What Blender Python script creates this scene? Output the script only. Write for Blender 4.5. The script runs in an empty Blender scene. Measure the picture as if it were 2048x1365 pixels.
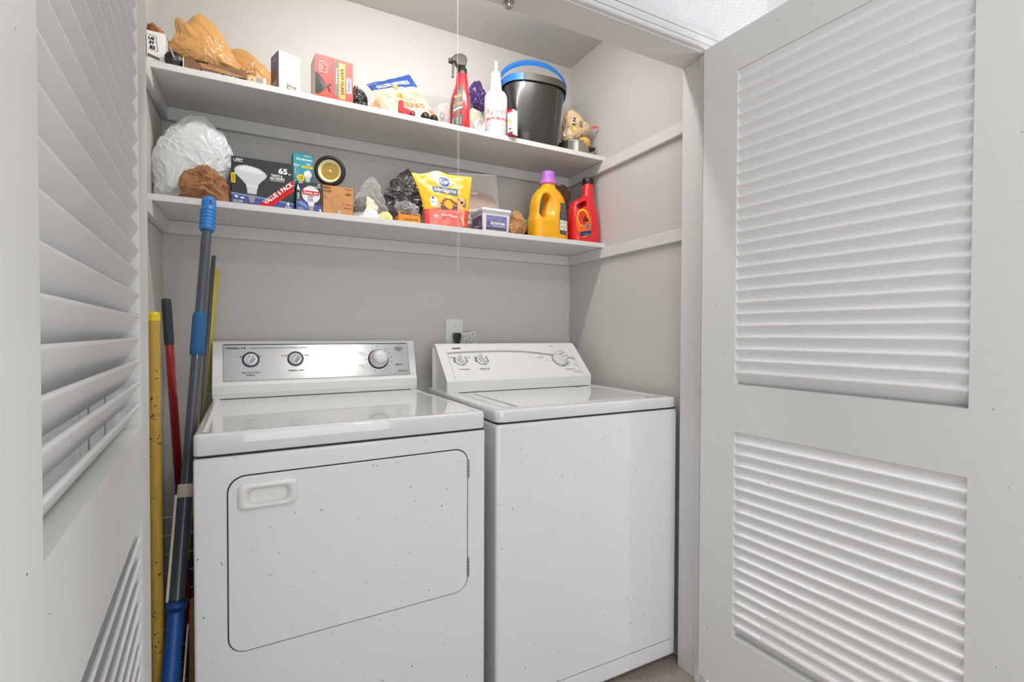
import bpy, bmesh, math, random
import numpy as np
from mathutils import Vector, Matrix, noise
random.seed(7); noise.seed_set(7)
PI = math.pi
scene = bpy.context.scene
C = scene.collection

# ------------------------------------------------------------------ camera, world, lights, exposure
CAM_H = 1.1294
cam = bpy.data.cameras.new('camera'); camo = bpy.data.objects.new('camera', cam); C.objects.link(camo)
cam.sensor_width = 36.0; cam.lens = 958.7 / 2048 * 36.0; cam.clip_start = .01
cr = Vector((.88996, -.456026, .0033)); cu = Vector((.004419, .015859, .999864)); cf = Vector((.456016, .889825, -.016129))
mw = Matrix((( cr.x, cu.x, -cf.x, 0), (cr.y, cu.y, -cf.y, 0), (cr.z, cu.z, -cf.z, CAM_H), (0, 0, 0, 1)))
camo.matrix_world = mw
scene.camera = camo
w = bpy.data.worlds.new('world'); scene.world = w; w.use_nodes = True
w.node_tree.nodes['Background'].inputs[0].default_value = (.97, .98, 1, 1)
w.node_tree.nodes['Background'].inputs[1].default_value = .12
def area(name, loc, rot, sx, sy, power, col=(1, 1, 1)):
    l = bpy.data.lights.new(name, 'AREA'); l.shape = 'RECTANGLE'; l.size = sx; l.size_y = sy; l.energy = power; l.color = col
    o = bpy.data.objects.new(name, l); C.objects.link(o); o.location = loc; o.rotation_euler = rot
    return o
area('hall_ceiling_lamp', (.66, -.45, 2.40), (0, 0, 0), .16, .16, 7, (1, .985, .96))
area('hall_front_fill', (.35, -1.5, 1.20), (PI / 2, 0, 0), 1.6, 1.9, 25, (.95, .97, 1))  # unseen fill added behind the camera to brighten the dryer front, no window here
area('side_room_daylight', (2.9, .42, 1.20), (0, PI / 2, 0), 2.0, 0.9, 72, (.97, .98, 1))
area('closet_batten_lamp', (.49, 1.262, 2.25), (math.radians(30), 0, 0), 1.0, .045, 6.7, (1, .99, .97))
area('closet_batten_glow', (.49, 1.270, 2.262), (math.radians(115), 0, 0), 1.0, .045, 1.7, (1, .99, .97))
area('next_room_fill', (2.5, .55, 2.38), (0, 0, 0), .5, .5, 3, (1, .99, .97))  # added fill without a fixture, brightens the wall past the corner
scene.view_settings.view_transform = 'Standard'; scene.view_settings.look = 'None'
scene.view_settings.gamma = 1; scene.view_settings.use_curve_mapping = False
scene.view_settings.exposure = .07

# ------------------------------------------------------------------ materials
MATS = {}
def srgb(h):
    if isinstance(h, str):
        v = [int(h[i:i+2], 16) / 255 for i in (0, 2, 4)]
    else: v = list(h)
    return tuple((c / 12.92 if c <= .04045 else ((c + .055) / 1.055) ** 2.4) for c in v) + (1,)
def mat(name, col, rough=.5, metal=0, spec=.5, bump=0, bscale=40, specks=None, var=0, vscale=6, trans=0, alpha=None, emis=0, coat=0, sheen=0, sss=0, bdetail=4, stretch=None):
    """specks = (scale, size, dark colour, density)"""
    if name in MATS: return MATS[name]
    m = bpy.data.materials.new(name); m.use_nodes = True; MATS[name] = m
    nt = m.node_tree; N = nt.nodes; L = nt.links; b = N['Principled BSDF']
    c = srgb(col); b.inputs['Base Color'].default_value = c
    b.inputs['Roughness'].default_value = rough; b.inputs['Metallic'].default_value = metal
    b.inputs['Specular IOR Level'].default_value = spec
    b.inputs['Transmission Weight'].default_value = trans
    b.inputs['Coat Weight'].default_value = coat
    b.inputs['Subsurface Weight'].default_value = sss
    if sss: b.inputs['Subsurface Radius'].default_value = (.02, .01, .008)
    if emis: b.inputs['Emission Color'].default_value = c; b.inputs['Emission Strength'].default_value = emis
    if alpha is not None: b.inputs['Alpha'].default_value = alpha
    tc = N.new('ShaderNodeTexCoord'); co = tc.outputs['Object']
    if stretch:
        mp = N.new('ShaderNodeMapping'); mp.inputs['Scale'].default_value = stretch; L.new(co, mp.inputs['Vector']); cs = mp.outputs['Vector']
    else: cs = co
    cur = None
    if var:
        n = N.new('ShaderNodeTexNoise'); n.inputs['Scale'].default_value = vscale; n.inputs['Detail'].default_value = 5; L.new(cs, n.inputs['Vector'])
        mx = N.new('ShaderNodeMix'); mx.data_type = 'RGBA'
        mx.inputs[6].default_value = tuple(x * (1 - var) for x in c[:3]) + (1,); mx.inputs[7].default_value = tuple(min(1, x * (1 + var)) for x in c[:3]) + (1,)
        L.new(n.outputs['Fac'], mx.inputs[0]); cur = mx.outputs[2]
    if specks:
        sc, size, dc, dens = specks
        v = N.new('ShaderNodeTexVoronoi'); v.inputs['Scale'].default_value = sc; v.inputs['Randomness'].default_value = 1
        nn = N.new('ShaderNodeTexNoise'); nn.inputs['Scale'].default_value = sc * 2.3; L.new(co, nn.inputs['Vector'])
        ad = N.new('ShaderNodeMix'); ad.data_type = 'RGBA'; ad.inputs[0].default_value = .04; L.new(co, ad.inputs[6]); L.new(nn.outputs['Color'], ad.inputs[7])
        L.new(ad.outputs[2], v.inputs['Vector'])
        lt = N.new('ShaderNodeMath'); lt.operation = 'LESS_THAN'; lt.inputs[1].default_value = size; L.new(v.outputs['Distance'], lt.inputs[0])
        sp = N.new('ShaderNodeSeparateColor'); L.new(v.outputs['Color'], sp.inputs[0])
        g = N.new('ShaderNodeMath'); g.operation = 'LESS_THAN'; g.inputs[1].default_value = dens; L.new(sp.outputs[0], g.inputs[0])
        mu = N.new('ShaderNodeMath'); mu.operation = 'MULTIPLY'; L.new(lt.outputs[0], mu.inputs[0]); L.new(g.outputs[0], mu.inputs[1])
        mx = N.new('ShaderNodeMix'); mx.data_type = 'RGBA'; mx.inputs[7].default_value = srgb(dc)
        if cur: L.new(cur, mx.inputs[6])
        else: mx.inputs[6].default_value = c
        L.new(mu.outputs[0], mx.inputs[0]); cur = mx.outputs[2]
    if cur: L.new(cur, b.inputs['Base Color'])
    if bump:
        n = N.new('ShaderNodeTexNoise'); n.inputs['Scale'].default_value = bscale; n.inputs['Detail'].default_value = bdetail; L.new(cs, n.inputs['Vector'])
        bp = N.new('ShaderNodeBump'); bp.inputs['Strength'].default_value = bump; bp.inputs['Distance'].default_value = .002
        L.new(n.outputs['Fac'], bp.inputs['Height']); L.new(bp.outputs[0], b.inputs['Normal'])
    return m
def film(name, col, alpha=.35, rough=.15, tint=(1, 1, 1)):
    """thin plastic film: transparent mixed with a glossy skin"""
    if name in MATS: return MATS[name]
    m = bpy.data.materials.new(name); m.use_nodes = True; MATS[name] = m
    nt = m.node_tree; N = nt.nodes; L = nt.links; b = N['Principled BSDF']
    b.inputs['Base Color'].default_value = srgb(col); b.inputs['Roughness'].default_value = rough
    t = N.new('ShaderNodeBsdfTransparent'); t.inputs[0].default_value = tuple(tint) + (1,)
    mx = N.new('ShaderNodeMixShader'); lw = N.new('ShaderNodeLayerWeight'); lw.inputs[0].default_value = .35
    mr = N.new('ShaderNodeMapRange'); mr.inputs[3].default_value = alpha; mr.inputs[4].default_value = min(1, alpha + .45)
    L.new(lw.outputs['Facing'], mr.inputs[0]); L.new(mr.outputs[0], mx.inputs[0]); L.new(t.outputs[0], mx.inputs[1]); L.new(b.outputs[0], mx.inputs[2])
    L.new(mx.outputs[0], N['Material Output'].inputs[0])
    return m

M_wall = mat('closet_wall_paint', 'c9c6c1', .55, bump=.12, bscale=90, specks=(26, .03, '8a857c', .45))
M_shelf = mat('shelf_paint', 'd6d4d1', .5, bump=.15, bscale=60, specks=(34, .04, '8d8676', .5))
M_trim = mat('trim_paint', 'd8d7d5', .42, bump=.06, bscale=50, specks=(40, .05, '6b655b', .6))
M_door = mat('door_paint', 'dcdcd9', .45, bump=.10, bscale=40, specks=(26, .045, '6d675c', .7), stretch=(1, 1, .3))
M_slat = mat('louver_paint', 'e2e2e1', .42, bump=.12, bscale=60, specks=(34, .04, '6d675c', .5), stretch=(.3, .3, 1))
M_hall = mat('hall_wall_paint', 'd5d6d7', .75, bump=1.0, bscale=170, bdetail=3)
M_floor = mat('floor_vinyl', 'a5988b', .35, var=.35, vscale=9, bump=.15, bscale=30, specks=(90, .3, '5e5145', .25))
M_white = mat('appliance_enamel', 'e6e7ea', .22, spec=.5, coat=.3, specks=(34, .055, '4b4843', 1.0))
M_whitetop = mat('appliance_top_enamel', 'e2e2e1', .12, spec=.5, coat=.6, specks=(30, .035, '55524c', .8))
M_plast = mat('appliance_plastic', 'e6e5e1', .3)
M_seam = mat('seam_dark', '33312f', .8)
M_groove = mat('groove_grey', '6b6965', .8)
M_alu = mat('brushed_aluminium', 'c2c1bf', .22, metal=.7, bump=.02, bscale=60, stretch=(.25, 60, 60))
M_knob = mat('knob_plastic', 'dedede', .28)
M_navy = mat('navy_plastic', '1c2540', .35)
M_dark = mat('ink_dark', '2a2a2c', .85, spec=.1)
M_grey = mat('ink_grey', '84837f', .85, spec=.1)
M_black = mat('black_plastic', '1d1c1b', .35)
M_steel = mat('steel', 'b9b8b5', .25, metal=1)
M_red = mat('ink_red', 'd5262c', .7, spec=.2)
M_ywhite = mat('ink_white', 'f4f3ef', .7, spec=.2)
M_yel = mat('ink_yellow', 'f2cf1c', .4)

# ------------------------------------------------------------------ geometry helpers
def tag(o, label=None, cat=None, group=None, kind=None):
    if label: o['label'] = label
    if cat: o['category'] = cat
    if group: o['group'] = group
    if kind: o['kind'] = kind
    return o
def empty(name, loc=(0, 0, 0), rz=0, label=None, cat=None, group=None, kind=None):
    o = bpy.data.objects.new(name, None); C.objects.link(o); o.location = loc; o.rotation_euler = (0, 0, rz); o.empty_display_size = .05
    return tag(o, label, cat, group, kind)
class MB:
    def __init__(s): s.v = []; s.f = []; s.m = []; s.sm = []
    def add(s, vs, fs, mi=0, smooth=False):
        o = len(s.v); s.v += [tuple(v) for v in vs]; s.f += [tuple(i + o for i in f) for f in fs]; s.m += [mi] * len(fs); s.sm += [smooth] * len(fs); return s
    def box(s, a, b, mi=0, M=None):
        x0, y0, z0 = a; x1, y1, z1 = b
        vs = [(x0, y0, z0), (x1, y0, z0), (x1, y1, z0), (x0, y1, z0), (x0, y0, z1), (x1, y0, z1), (x1, y1, z1), (x0, y1, z1)]
        if M is not None: vs = [tuple(M @ Vector(v)) for v in vs]
        return s.add(vs, [(3, 2, 1, 0), (4, 5, 6, 7), (0, 1, 5, 4), (1, 2, 6, 5), (2, 3, 7, 6), (3, 0, 4, 7)], mi)
    def prism(s, poly, d0, d1, axis=1, mi=0, smooth=False):
        """poly = 2D points; axis 1: (x,z) pushed along y; 0: (y,z) along x; 2: (x,y) along z"""
        def P(p, d): return (p[0], d, p[1]) if axis == 1 else ((d, p[0], p[1]) if axis == 0 else (p[0], p[1], d))
        n = len(poly); vs = [P(p, d0) for p in poly] + [P(p, d1) for p in poly]
        s.add(vs, [tuple(range(n))[::-1], tuple(range(n, 2 * n))], mi)
        return s.add(vs, [(i, (i + 1) % n, n + (i + 1) % n, n + i) for i in range(n)], mi, smooth)
    def rings(s, rs, mi=0, cap=True, smooth=True, closed=True):
        n = len(rs[0]); vs = [p for r in rs for p in r]; fs = []
        for k in range(len(rs) - 1):
            for i in range(n if closed else n - 1):
                j = (i + 1) % n; fs.append((k * n + i, k * n + j, (k + 1) * n + j, (k + 1) * n + i))
        s.add(vs, fs, mi, smooth)
        if cap:
            s.add(rs[0], [tuple(range(n))[::-1]], mi); s.add(rs[-1], [tuple(range(n))], mi)
        return s
    def lathe(s, prof, c=(0, 0, 0), n=32, mi=0, M=None, cap=True):
        rs = []
        for r, z in prof:
            ring = [Vector((r * math.cos(2 * PI * i / n), r * math.sin(2 * PI * i / n), z)) for i in range(n)]
            if M is not None: ring = [M @ p for p in ring]
            rs.append([tuple(p + Vector(c)) for p in ring])
        return s.rings(rs, mi, cap)
    def tube(s, pts, r, n=12, mi=0, cap=True):
        pts = [Vector(p) for p in pts]; rs = []
        rr = r if isinstance(r, (list, tuple)) else [r] * len(pts)
        up = None
        for i, p in enumerate(pts):
            t = (pts[min(i + 1, len(pts) - 1)] - pts[max(i - 1, 0)]).normalized()
            if up is None: up = t.orthogonal().normalized()
            up = (up - t * up.dot(t)).normalized(); sd = t.cross(up)
            rs.append([tuple(p + rr[i] * (up * math.cos(2 * PI * k / n) + sd * math.sin(2 * PI * k / n))) for k in range(n)])
        return s.rings(rs, mi, cap)
    def grid(s, fn, nu, nv, mi=0, smooth=True, mfn=None):
        vs = [fn(i / nu, j / nv) for j in range(nv + 1) for i in range(nu + 1)]
        o = len(s.v); s.v += [tuple(v) for v in vs]
        for j in range(nv):
            for i in range(nu):
                a = j * (nu + 1) + i + o; s.f.append((a, a + 1, a + nu + 2, a + nu + 1)); s.sm.append(smooth)
                s.m.append(mfn((i + .5) / nu, (j + .5) / nv) if mfn else mi)
        return s
    def build(s, name, mats, parent=None, loc=None, bevel=0, seg=2, weld=False, label=None, angle=None):
        me = bpy.data.meshes.new(name); me.from_pydata(s.v, [], s.f)
        if not isinstance(mats, (list, tuple)): mats = [mats]
        for m in mats: me.materials.append(m)
        me.polygons.foreach_set('material_index', s.m); me.polygons.foreach_set('use_smooth', s.sm)
        bm = bmesh.new(); bm.from_mesh(me)
        if weld: bmesh.ops.remove_doubles(bm, verts=bm.verts, dist=1e-5)
        if weld != 'open': bmesh.ops.recalc_face_normals(bm, faces=bm.faces)
        if bevel:
            ed = [e for e in bm.edges if len(e.link_faces) == 2 and e.calc_face_angle(0) > .5]
            r = bmesh.ops.bevel(bm, geom=ed, offset=bevel, segments=seg, affect='EDGES', profile=.5, clamp_overlap=True)
            for f in r['faces']: f.smooth = True
        bm.to_mesh(me); bm.free()
        o = bpy.data.objects.new(name, me); C.objects.link(o)
        if parent is not None: o.parent = parent
        if loc is not None: o.location = loc
        if label: o['label'] = label
        return o
def bbox(a, b, bev=0, name='box', m=None, parent=None, seg=2, **k):
    return MB().box(a, b).build(name, m, parent, bevel=bev, seg=seg, weld=True, **k)
def sring(cx, cy, z, rx, ry, n=2.6, k=40, rot=0):
    out = []
    for i in range(k):
        a = 2 * PI * i / k; c, s_ = math.cos(a), math.sin(a)
        x = rx * math.copysign(abs(c) ** (2 / n), c); y = ry * math.copysign(abs(s_) ** (2 / n), s_)
        out.append((cx + x * math.cos(rot) - y * math.sin(rot), cy + x * math.sin(rot) + y * math.cos(rot), z))
    return out
def rrect(x0, y0, x1, y1, r, k=6):
    pts = []
    for cx, cy, a0 in ((x1 - r, y1 - r, 0), (x0 + r, y1 - r, PI / 2), (x0 + r, y0 + r, PI), (x1 - r, y0 + r, 1.5 * PI)):
        for i in range(k + 1):
            a = a0 + PI / 2 * i / k; pts.append((cx + r * math.cos(a), cy + r * math.sin(a)))
    return pts
_tc = {}
def textmesh(s, bold=0, shear=0):
    key = (s, bold, shear)
    if key not in _tc:
        cu_ = bpy.data.curves.new('t', 'FONT'); cu_.body = s; cu_.size = 1; cu_.offset = bold; cu_.shear = shear; cu_.resolution_u = 3
        o = bpy.data.objects.new('t', cu_); C.objects.link(o)
        dg = bpy.context.evaluated_depsgraph_get(); me = bpy.data.meshes.new_from_object(o.evaluated_get(dg))
        vs = [tuple(v.co) for v in me.vertices]; fs = [tuple(p.vertices) for p in me.polygons]
        C.objects.unlink(o); bpy.data.objects.remove(o); bpy.data.curves.remove(cu_); bpy.data.meshes.remove(me)
        _tc[key] = (vs, fs)
    return _tc[key]
class Print:
    """flat printing on a surface: fn(x, y, lift) -> 3D point"""
    def __init__(s, fn): s.fn = fn; s.mb = MB(); s.mats = []; s.l = 1
    def mi(s, m):
        if m not in s.mats: s.mats.append(m)
        return s.mats.index(m)
    def poly(s, pts, m, lift=None):
        s.l += 1; l = s.l if lift is None else lift
        s.mb.add([s.fn(x, y, l * .00012) for x, y in pts], [tuple(range(len(pts)))], s.mi(m)); return s
    def rect(s, x0, y0, x1, y1, m, n=1):
        s.l += 1; l = s.l * .00012
        s.mb.grid(lambda u, v: s.fn(x0 + (x1 - x0) * u, y0 + (y1 - y0) * v, l), n, n, s.mi(m), False); return s
    def ell(s, cx, cy, rx, ry, m, k=28):
        s.l += 1; l = s.l * .00012
        s.mb.grid(lambda u, v: s.fn(cx + rx * (v + .001) * math.cos(2 * PI * u), cy + ry * (v + .001) * math.sin(2 * PI * u), l), k, 4, s.mi(m), False); return s
    def line(s, pts, wd, m):
        for (x0, y0), (x1, y1) in zip(pts, pts[1:]):
            d = math.hypot(x1 - x0, y1 - y0) or 1; nx, ny = -(y1 - y0) / d * wd / 2, (x1 - x0) / d * wd / 2
            s.poly([(x0 + nx, y0 + ny), (x0 - nx, y0 - ny), (x1 - nx, y1 - ny), (x1 + nx, y1 + ny)], m, s.l)
        s.l += 1; return s
    def text(s, t, cx, cy, h, m, rot=0, w=None, bold=.015, shear=0):
        """h = cap height, centred on cx, cy"""
        vs, fs = textmesh(t, bold, shear)
        if not vs: return s
        xs = [v[0] for v in vs]; ys = [v[1] for v in vs]; x0, x1, y0, y1 = min(xs), max(xs), min(ys), max(ys)
        sy = h / max(y1 - y0, 1e-6); sx = sy if w is None else w / max(x1 - x0, 1e-6)
        s.l += 1; c, n = math.cos(rot), math.sin(rot); out = []
        for v in vs:
            a = (v[0] - (x0 + x1) / 2) * sx; b = (v[1] - (y0 + y1) / 2) * sy
            out.append(s.fn(cx + a * c - b * n, cy + a * n + b * c, s.l * .00012))
        s.mb.add(out, fs, s.mi(m)); return s
    def lines(s, x0, x1, y0, y1, n, m, th=.0012):
        """rows of small type as broken dashes"""
        for i in range(n):
            y = y1 - (y1 - y0) * (i + .5) / n; x = x0
            while x < x1 - .002:
                L_ = random.uniform(.002, .006); s.rect(x, y - th / 2, min(x + L_, x1), y + th / 2, m); s.l -= 1; x += L_ + .0012
        s.l += 1; return s
    def build(s, name, parent): 
        return s.mb.build(name, s.mats, parent, weld='open')
def plane(o, ux, uy):
    o = Vector(o); ux = Vector(ux).normalized(); uy = Vector(uy).normalized(); n = ux.cross(uy)
    return lambda x, y, l: tuple(o + ux * x + uy * y + n * l)
def carton(name, loc, sx, sy, sz, rz, m, label, cat='box', tilt=None, group=None, bev=.0012):
    """box with its front-left-bottom corner at loc; local x to the right, y back, z up"""
    o = empty(name, loc, rz, label, cat, group)
    if tilt: o.rotation_euler = (tilt[0], tilt[1], rz)
    MB().box((0, 0, 0), (sx, sy, sz)).build('carton', m, o, bevel=bev, seg=1, weld=True)
    fr = Print(plane((0, 0, 0), (1, 0, 0), (0, 0, 1)))
    lf = Print(plane((0, sy, 0), (0, -1, 0), (0, 0, 1)))
    return o, fr, lf
def hashn(*a):
    return noise.noise(Vector(a))
def crumple(name, c, outline, depth, m, parent=None, rough=.12, freq=3.0, ridge=1.0, seed=0, nt=96, npf=48, pw=1.0, smooth=False, flat=None):
    """closed crumpled body: outline = [(angle_deg, radius)] in the x-z plane about c, depth = half thickness along y"""
    o_ = sorted(outline); A = [a for a, _ in o_]; Rr = [r for _, r in o_]
    def rad(a):
        a = a % 360
        for i in range(len(A)):
            a0, r0 = A[i], Rr[i]; a1, r1 = (A[i + 1], Rr[i + 1]) if i + 1 < len(A) else (A[0] + 360, Rr[0])
            aa = a + 360 if a < A[0] else a
            if a0 <= aa <= a1: return r0 + (r1 - r0) * (aa - a0) / (a1 - a0)
        return Rr[0]
    vs = []; rs = []
    sv = Vector((seed * 3.1, seed * 1.7, seed * .9))
    for j in range(npf + 1):
        ph = -PI / 2 + PI * j / npf; ring = []
        for i in range(nt):
            th = 360 * i / nt; r = rad(th); cp = abs(math.cos(ph)) ** pw
            d = Vector((math.cos(math.radians(th)) * cp, math.sin(ph), math.sin(math.radians(th)) * cp))
            q = d * freq * .55 + sv
            qq = q * .9; wv = Vector((noise.noise(qq), noise.noise(qq + Vector((11.3, 4.1, 7.7))), noise.noise(qq + Vector((3.9, 17.2, 1.3))))) * .55
            q2 = q + wv
            r1 = 1 - min(1, abs(noise.noise(q2 * 1.15)) * 3.2); r2 = 1 - min(1, abs(noise.noise(q2 * 2.6 + Vector((7, 3, 1)))) * 2.6); r3 = 1 - min(1, abs(noise.noise(q2 * 5.6 + Vector((2, 8, 4)))) * 2.4)
            n1 = noise.noise(q * .8)
            k = 1 + rough * (n1 * .55 + ridge * (r1 * .42 + r2 * .24 + r3 * .11 - .38))
            p = Vector((d.x * r * k, d.y * depth * k, d.z * r * k))
            if flat is not None and p.z < flat: p.z = flat + (p.z - flat) * .02
            ring.append((c[0] + p.x, c[1] + p.y, c[2] + p.z))
        rs.append(ring)
    mb = MB().rings(rs, 0, True, smooth)
    return mb.build(name, m, parent, weld=True)
def surfnets(fn, lo, hi, n):
    """numpy surface nets of an implicit function, returns verts, quads"""
    lo = np.array(lo); hi = np.array(hi); h = (hi - lo).max() / n; dims = np.ceil((hi - lo) / h).astype(int) + 1
    ax = [lo[i] + np.arange(dims[i]) * h for i in range(3)]
    X, Y, Z = np.meshgrid(*ax, indexing='ij'); F = fn(X, Y, Z)
    s = F < 0; nx, ny, nz = F.shape
    acc = np.zeros((nx - 1, ny - 1, nz - 1, 3)); cnt = np.zeros((nx - 1, ny - 1, nz - 1))
    for d in range(3):
        a = [slice(0, -1) if k == d else slice(None) for k in range(3)]; b = [slice(1, None) if k == d else slice(None) for k in range(3)]
        fa, fb = F[tuple(a)], F[tuple(b)]; cr_ = (fa < 0) != (fb < 0); t = np.where(cr_, fa / np.where(fa == fb, 1, fa - fb), 0)
        P = np.stack([X[tuple(a)], Y[tuple(a)], Z[tuple(a)]], -1).copy(); P[..., d] += t * h
        e1, e2 = [k for k in range(3) if k != d]
        for u in (0, 1):
            for v in (0, 1):
                sl = [slice(None)] * 3
                sl[e1] = slice(u, F.shape[e1] - 1 + u); sl[e2] = slice(v, F.shape[e2] - 1 + v)
                m_ = cr_[tuple(sl)]; acc += P[tuple(sl)] * m_[..., None]; cnt += m_
    idx = -np.ones(cnt.shape, int); on = cnt > 0; idx[on] = np.arange(on.sum()); V = acc[on] / cnt[on][:, None]
    Q = []
    for d in range(3):
        e1, e2 = (d + 1) % 3, (d + 2) % 3
        a = [slice(None)] * 3; b = [slice(None)] * 3; a[d] = slice(0, -1); b[d] = slice(1, None)
        cr_ = s[tuple(a)] != s[tuple(b)]
        for i in np.argwhere(cr_):
            if i[e1] < 1 or i[e2] < 1 or i[e1] >= cnt.shape[e1] or i[e2] >= cnt.shape[e2]: continue
            def g(u, v):
                q = i.copy(); q[e1] -= u; q[e2] -= v; return idx[tuple(q)]
            q = [g(1, 1), g(0, 1), g(0, 0), g(1, 0)]
            if s[tuple(i)]: Q.append(q)
            else: Q.append(q[::-1])
    return V, Q
def sdfmesh(name, fn, lo, hi, n, m, parent, iters=2):
    V, Q = surfnets(fn, lo, hi, n)
    nb = [[] for _ in V]
    for q in Q:
        for k in range(4): nb[q[k]].append(q[(k + 1) % 4]); nb[q[(k + 1) % 4]].append(q[k])
    for _ in range(iters): V = np.array([.5 * V[i] + .5 * V[nb[i]].mean(0) if nb[i] else V[i] for i in range(len(V))])
    return MB().add(V.tolist(), [tuple(int(a) for a in q) for q in Q], 0, True).build(name, m, parent)

# ------------------------------------------------------------------ the room
XL, XR, YB, YS = -.2958, 1.275, 1.8946, 1.6216
ZU, ZL, ZC, T = 1.8715, 1.5093, 2.3706, .019
XJ, YJB, YJF, ZH = 1.2424, 1.1790, 1.0809, 2.0133
XJL = -.232
def struct(name, mb, m, label, cat, bevel=0, **k):
    o = mb.build(name, m, None, bevel=bevel, weld=True, **k); return tag(o, label, cat, None, 'structure')
def sbox(name, a, b, m, label, cat, bevel=0): return struct(name, MB().box(a, b), m, label, cat, bevel)
sbox('floor', (-.52, -1.6, -.05), (3.4, 1.98, 0), M_floor, 'brown mottled vinyl floor under the washer and in front of it', 'floor')
sbox('wall_back', (XL - .1, YB, 0), (XR + .1, YB + .08, ZC + .07), M_wall, 'warm grey painted back wall of the closet behind the machines', 'wall')
sbox('wall_left', (XL - .1, YJB, 0), (XL, YB, ZC + .07), M_wall, 'closet side wall behind the leaning poles', 'wall')
sbox('wall_right', (XR, YJB, 0), (XR + .1, YB, ZC + .07), M_wall, 'closet side wall beside the washer', 'wall')
sbox('ceiling', (XL, YJB, ZC), (XR, YB, ZC + .07), M_wall, 'pale flat ceiling inside the closet', 'ceiling')
# front wall over and beside the opening
mb = MB()
mb.box((-.42, YJF, ZH + .019), (1.52, YJB, 2.51)); mb.box((XJ + .019, YJF, 0), (1.52, YJB, ZH + .019)); mb.box((-.42, YJF, 0), (XJL - .019, YJB, ZH + .019))
struct('wall_front', mb, M_hall, 'textured pale hallway wall above and around the closet opening', 'wall')
sbox('wall_side_room', (1.60, 1.22, 0), (4.2, 1.30, 2.51), M_hall, 'bright wall of the next room glimpsed past the corner', 'wall')
sbox('wall_hall', (1.522, YJB - .05, 0), (1.60, 1.30, 2.51), M_hall, 'short return wall beside the closet', 'wall')
sbox('wall_hall_left', (-.52, -1.6, 0), (-.42, YJF, 2.44), M_hall, 'hallway side wall behind the left louvered door', 'wall')
sbox('ceiling_hall', (-.52, -1.6, 2.44), (1.62, YJF, 2.51), M_hall, 'hallway ceiling in front of the closet', 'ceiling')
# jambs and header
sbox('trim_1', (XJ, YJF, 0), (XJ + .019, YJB, ZH), M_trim, 'white painted jamb at the right side of the closet opening', 'door jamb', .001)
sbox('trim_2', (XJL - .019, YJF, 0), (XJL, YJB, ZH), M_trim, 'white painted jamb at the left side of the closet opening', 'door jamb', .001)
sbox('trim_3', (XJL - .019, YJF, ZH), (XJ + .019, YJB, ZH + .019), M_trim, 'white painted head jamb across the top of the opening', 'door jamb', .001)
sbox('trim_7', (XJ - .010, YJF + .004, 0), (XJ - .0002, YJF + .020, ZH - .001), M_trim, 'narrow white door stop strip on the right jamb', 'door stop', .002)
# stepped casing on the hall side
cp = [(0, 0), (.012, 0), (.015, .003), (.015, .012), (.009, .0125), (.009, .0150), (.014, .0155), (.0165, .026), (.0165, .034), (.010, .0345), (.010, .0368), (.016, .0375), (.016, .047), (.011, .050), (.007, .0505), (.007, .056), (0, .058)]
def casing(name, seg, label):
    mb = MB(); poly = cp
    if seg == 'top': mb.prism([(YJF - d, ZH + .004 + h_) for d, h_ in poly], XJL - .06, XJ + .06, 0)
    elif seg == 'right': mb.prism([(XJ + .005 + h_, YJF - d) for d, h_ in poly], 0, ZH + .0035, 2)
    else: mb.prism([(XJL - .005 - h_, YJF - d) for d, h_ in poly], 0, ZH + .0035, 2)
    struct(name, mb, M_trim, label, 'door casing')
casing('trim_4', 'top', 'stepped white casing board above the closet opening')
casing('trim_5', 'right', 'stepped white casing board down the right of the opening')
casing('trim_6', 'left', 'stepped white casing board down the left of the opening')
# small ball catch under the header
o = empty('door_catch', (.5783, 1.155, ZH), 0, 'small metal door catch screwed under the head jamb', 'door catch')
MB().box((-.014, -.012, -.003), (.014, .012, 0)).build('catch_plate', M_steel, o, bevel=.001, weld=True)
MB().lathe([(.009, -.016), (.011, -.013), (.011, -.003)], n=20).build('catch_roller', M_steel, o)

# ------------------------------------------------------------------ louvered doors
def louver_door(name, x, y, phi, side, label, ps, s1, s2):
    """side=+1: thickness towards +x (right door), -1: towards -x. local: x = thickness, y = along the door from the hinge towards the hall (negative y)"""
    o = empty(name, (x, y, 0), 0, label, 'louvered door', None, 'structure')
    o.rotation_euler = (0, 0, phi)
    zt, p1, p2, p3, p4, pb = ps; W = s2 + s1; th = .030 * side
    def bx(mb, y0, y1, z0, z1, x0=0, x1=th): mb.box((min(x0, x1), -y1, z0), (max(x0, x1), -y0, z1))
    mb = MB()
    bx(mb, 0, s1, pb, zt); bx(mb, s2, W, pb, zt); bx(mb, s1, s2, p1, zt); bx(mb, s1, s2, p3, p2); bx(mb, s1, s2, pb, p4)
    mb.build('door_frame', M_door, o)
    for (z1, z0) in ((p1, p2), (p3, p4)):
        n = round((z1 - z0) / .0343); sp = (z1 - z0) / n; mb = MB()
        for i in range(n):
            zc = z0 + sp * (i + .5)
            # near edge (x=0 side) high, far edge low
            a = Vector((.0035 * side, 0, zc + .0185)); b = Vector((.0245 * side, 0, zc - .0185))
            d = (b - a).normalized(); q = Vector((-d.z, 0, d.x)) * .0026
            pr = []
            for k in range(7):
                an = PI / 2 + PI * k / 6; pr.append(a + d * (.0032 * math.cos(an)) + q * math.sin(an))
            for k in range(7):
                an = -PI / 2 + PI * k / 6; pr.append(b + d * (.0032 * math.cos(an)) + q * math.sin(an))
            pr = [(p.x, min(max(p.z, z0 + .0006), z1 - .0006)) for p in pr]
            mb.prism(pr, -s2 - .004, -s1 + .004, 1, 0, True)
        mb.build('louver_panel', M_slat, o)
    return o
PSR = (2.006, 1.8938, .9817, .8435, .2374, .0558)
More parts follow.
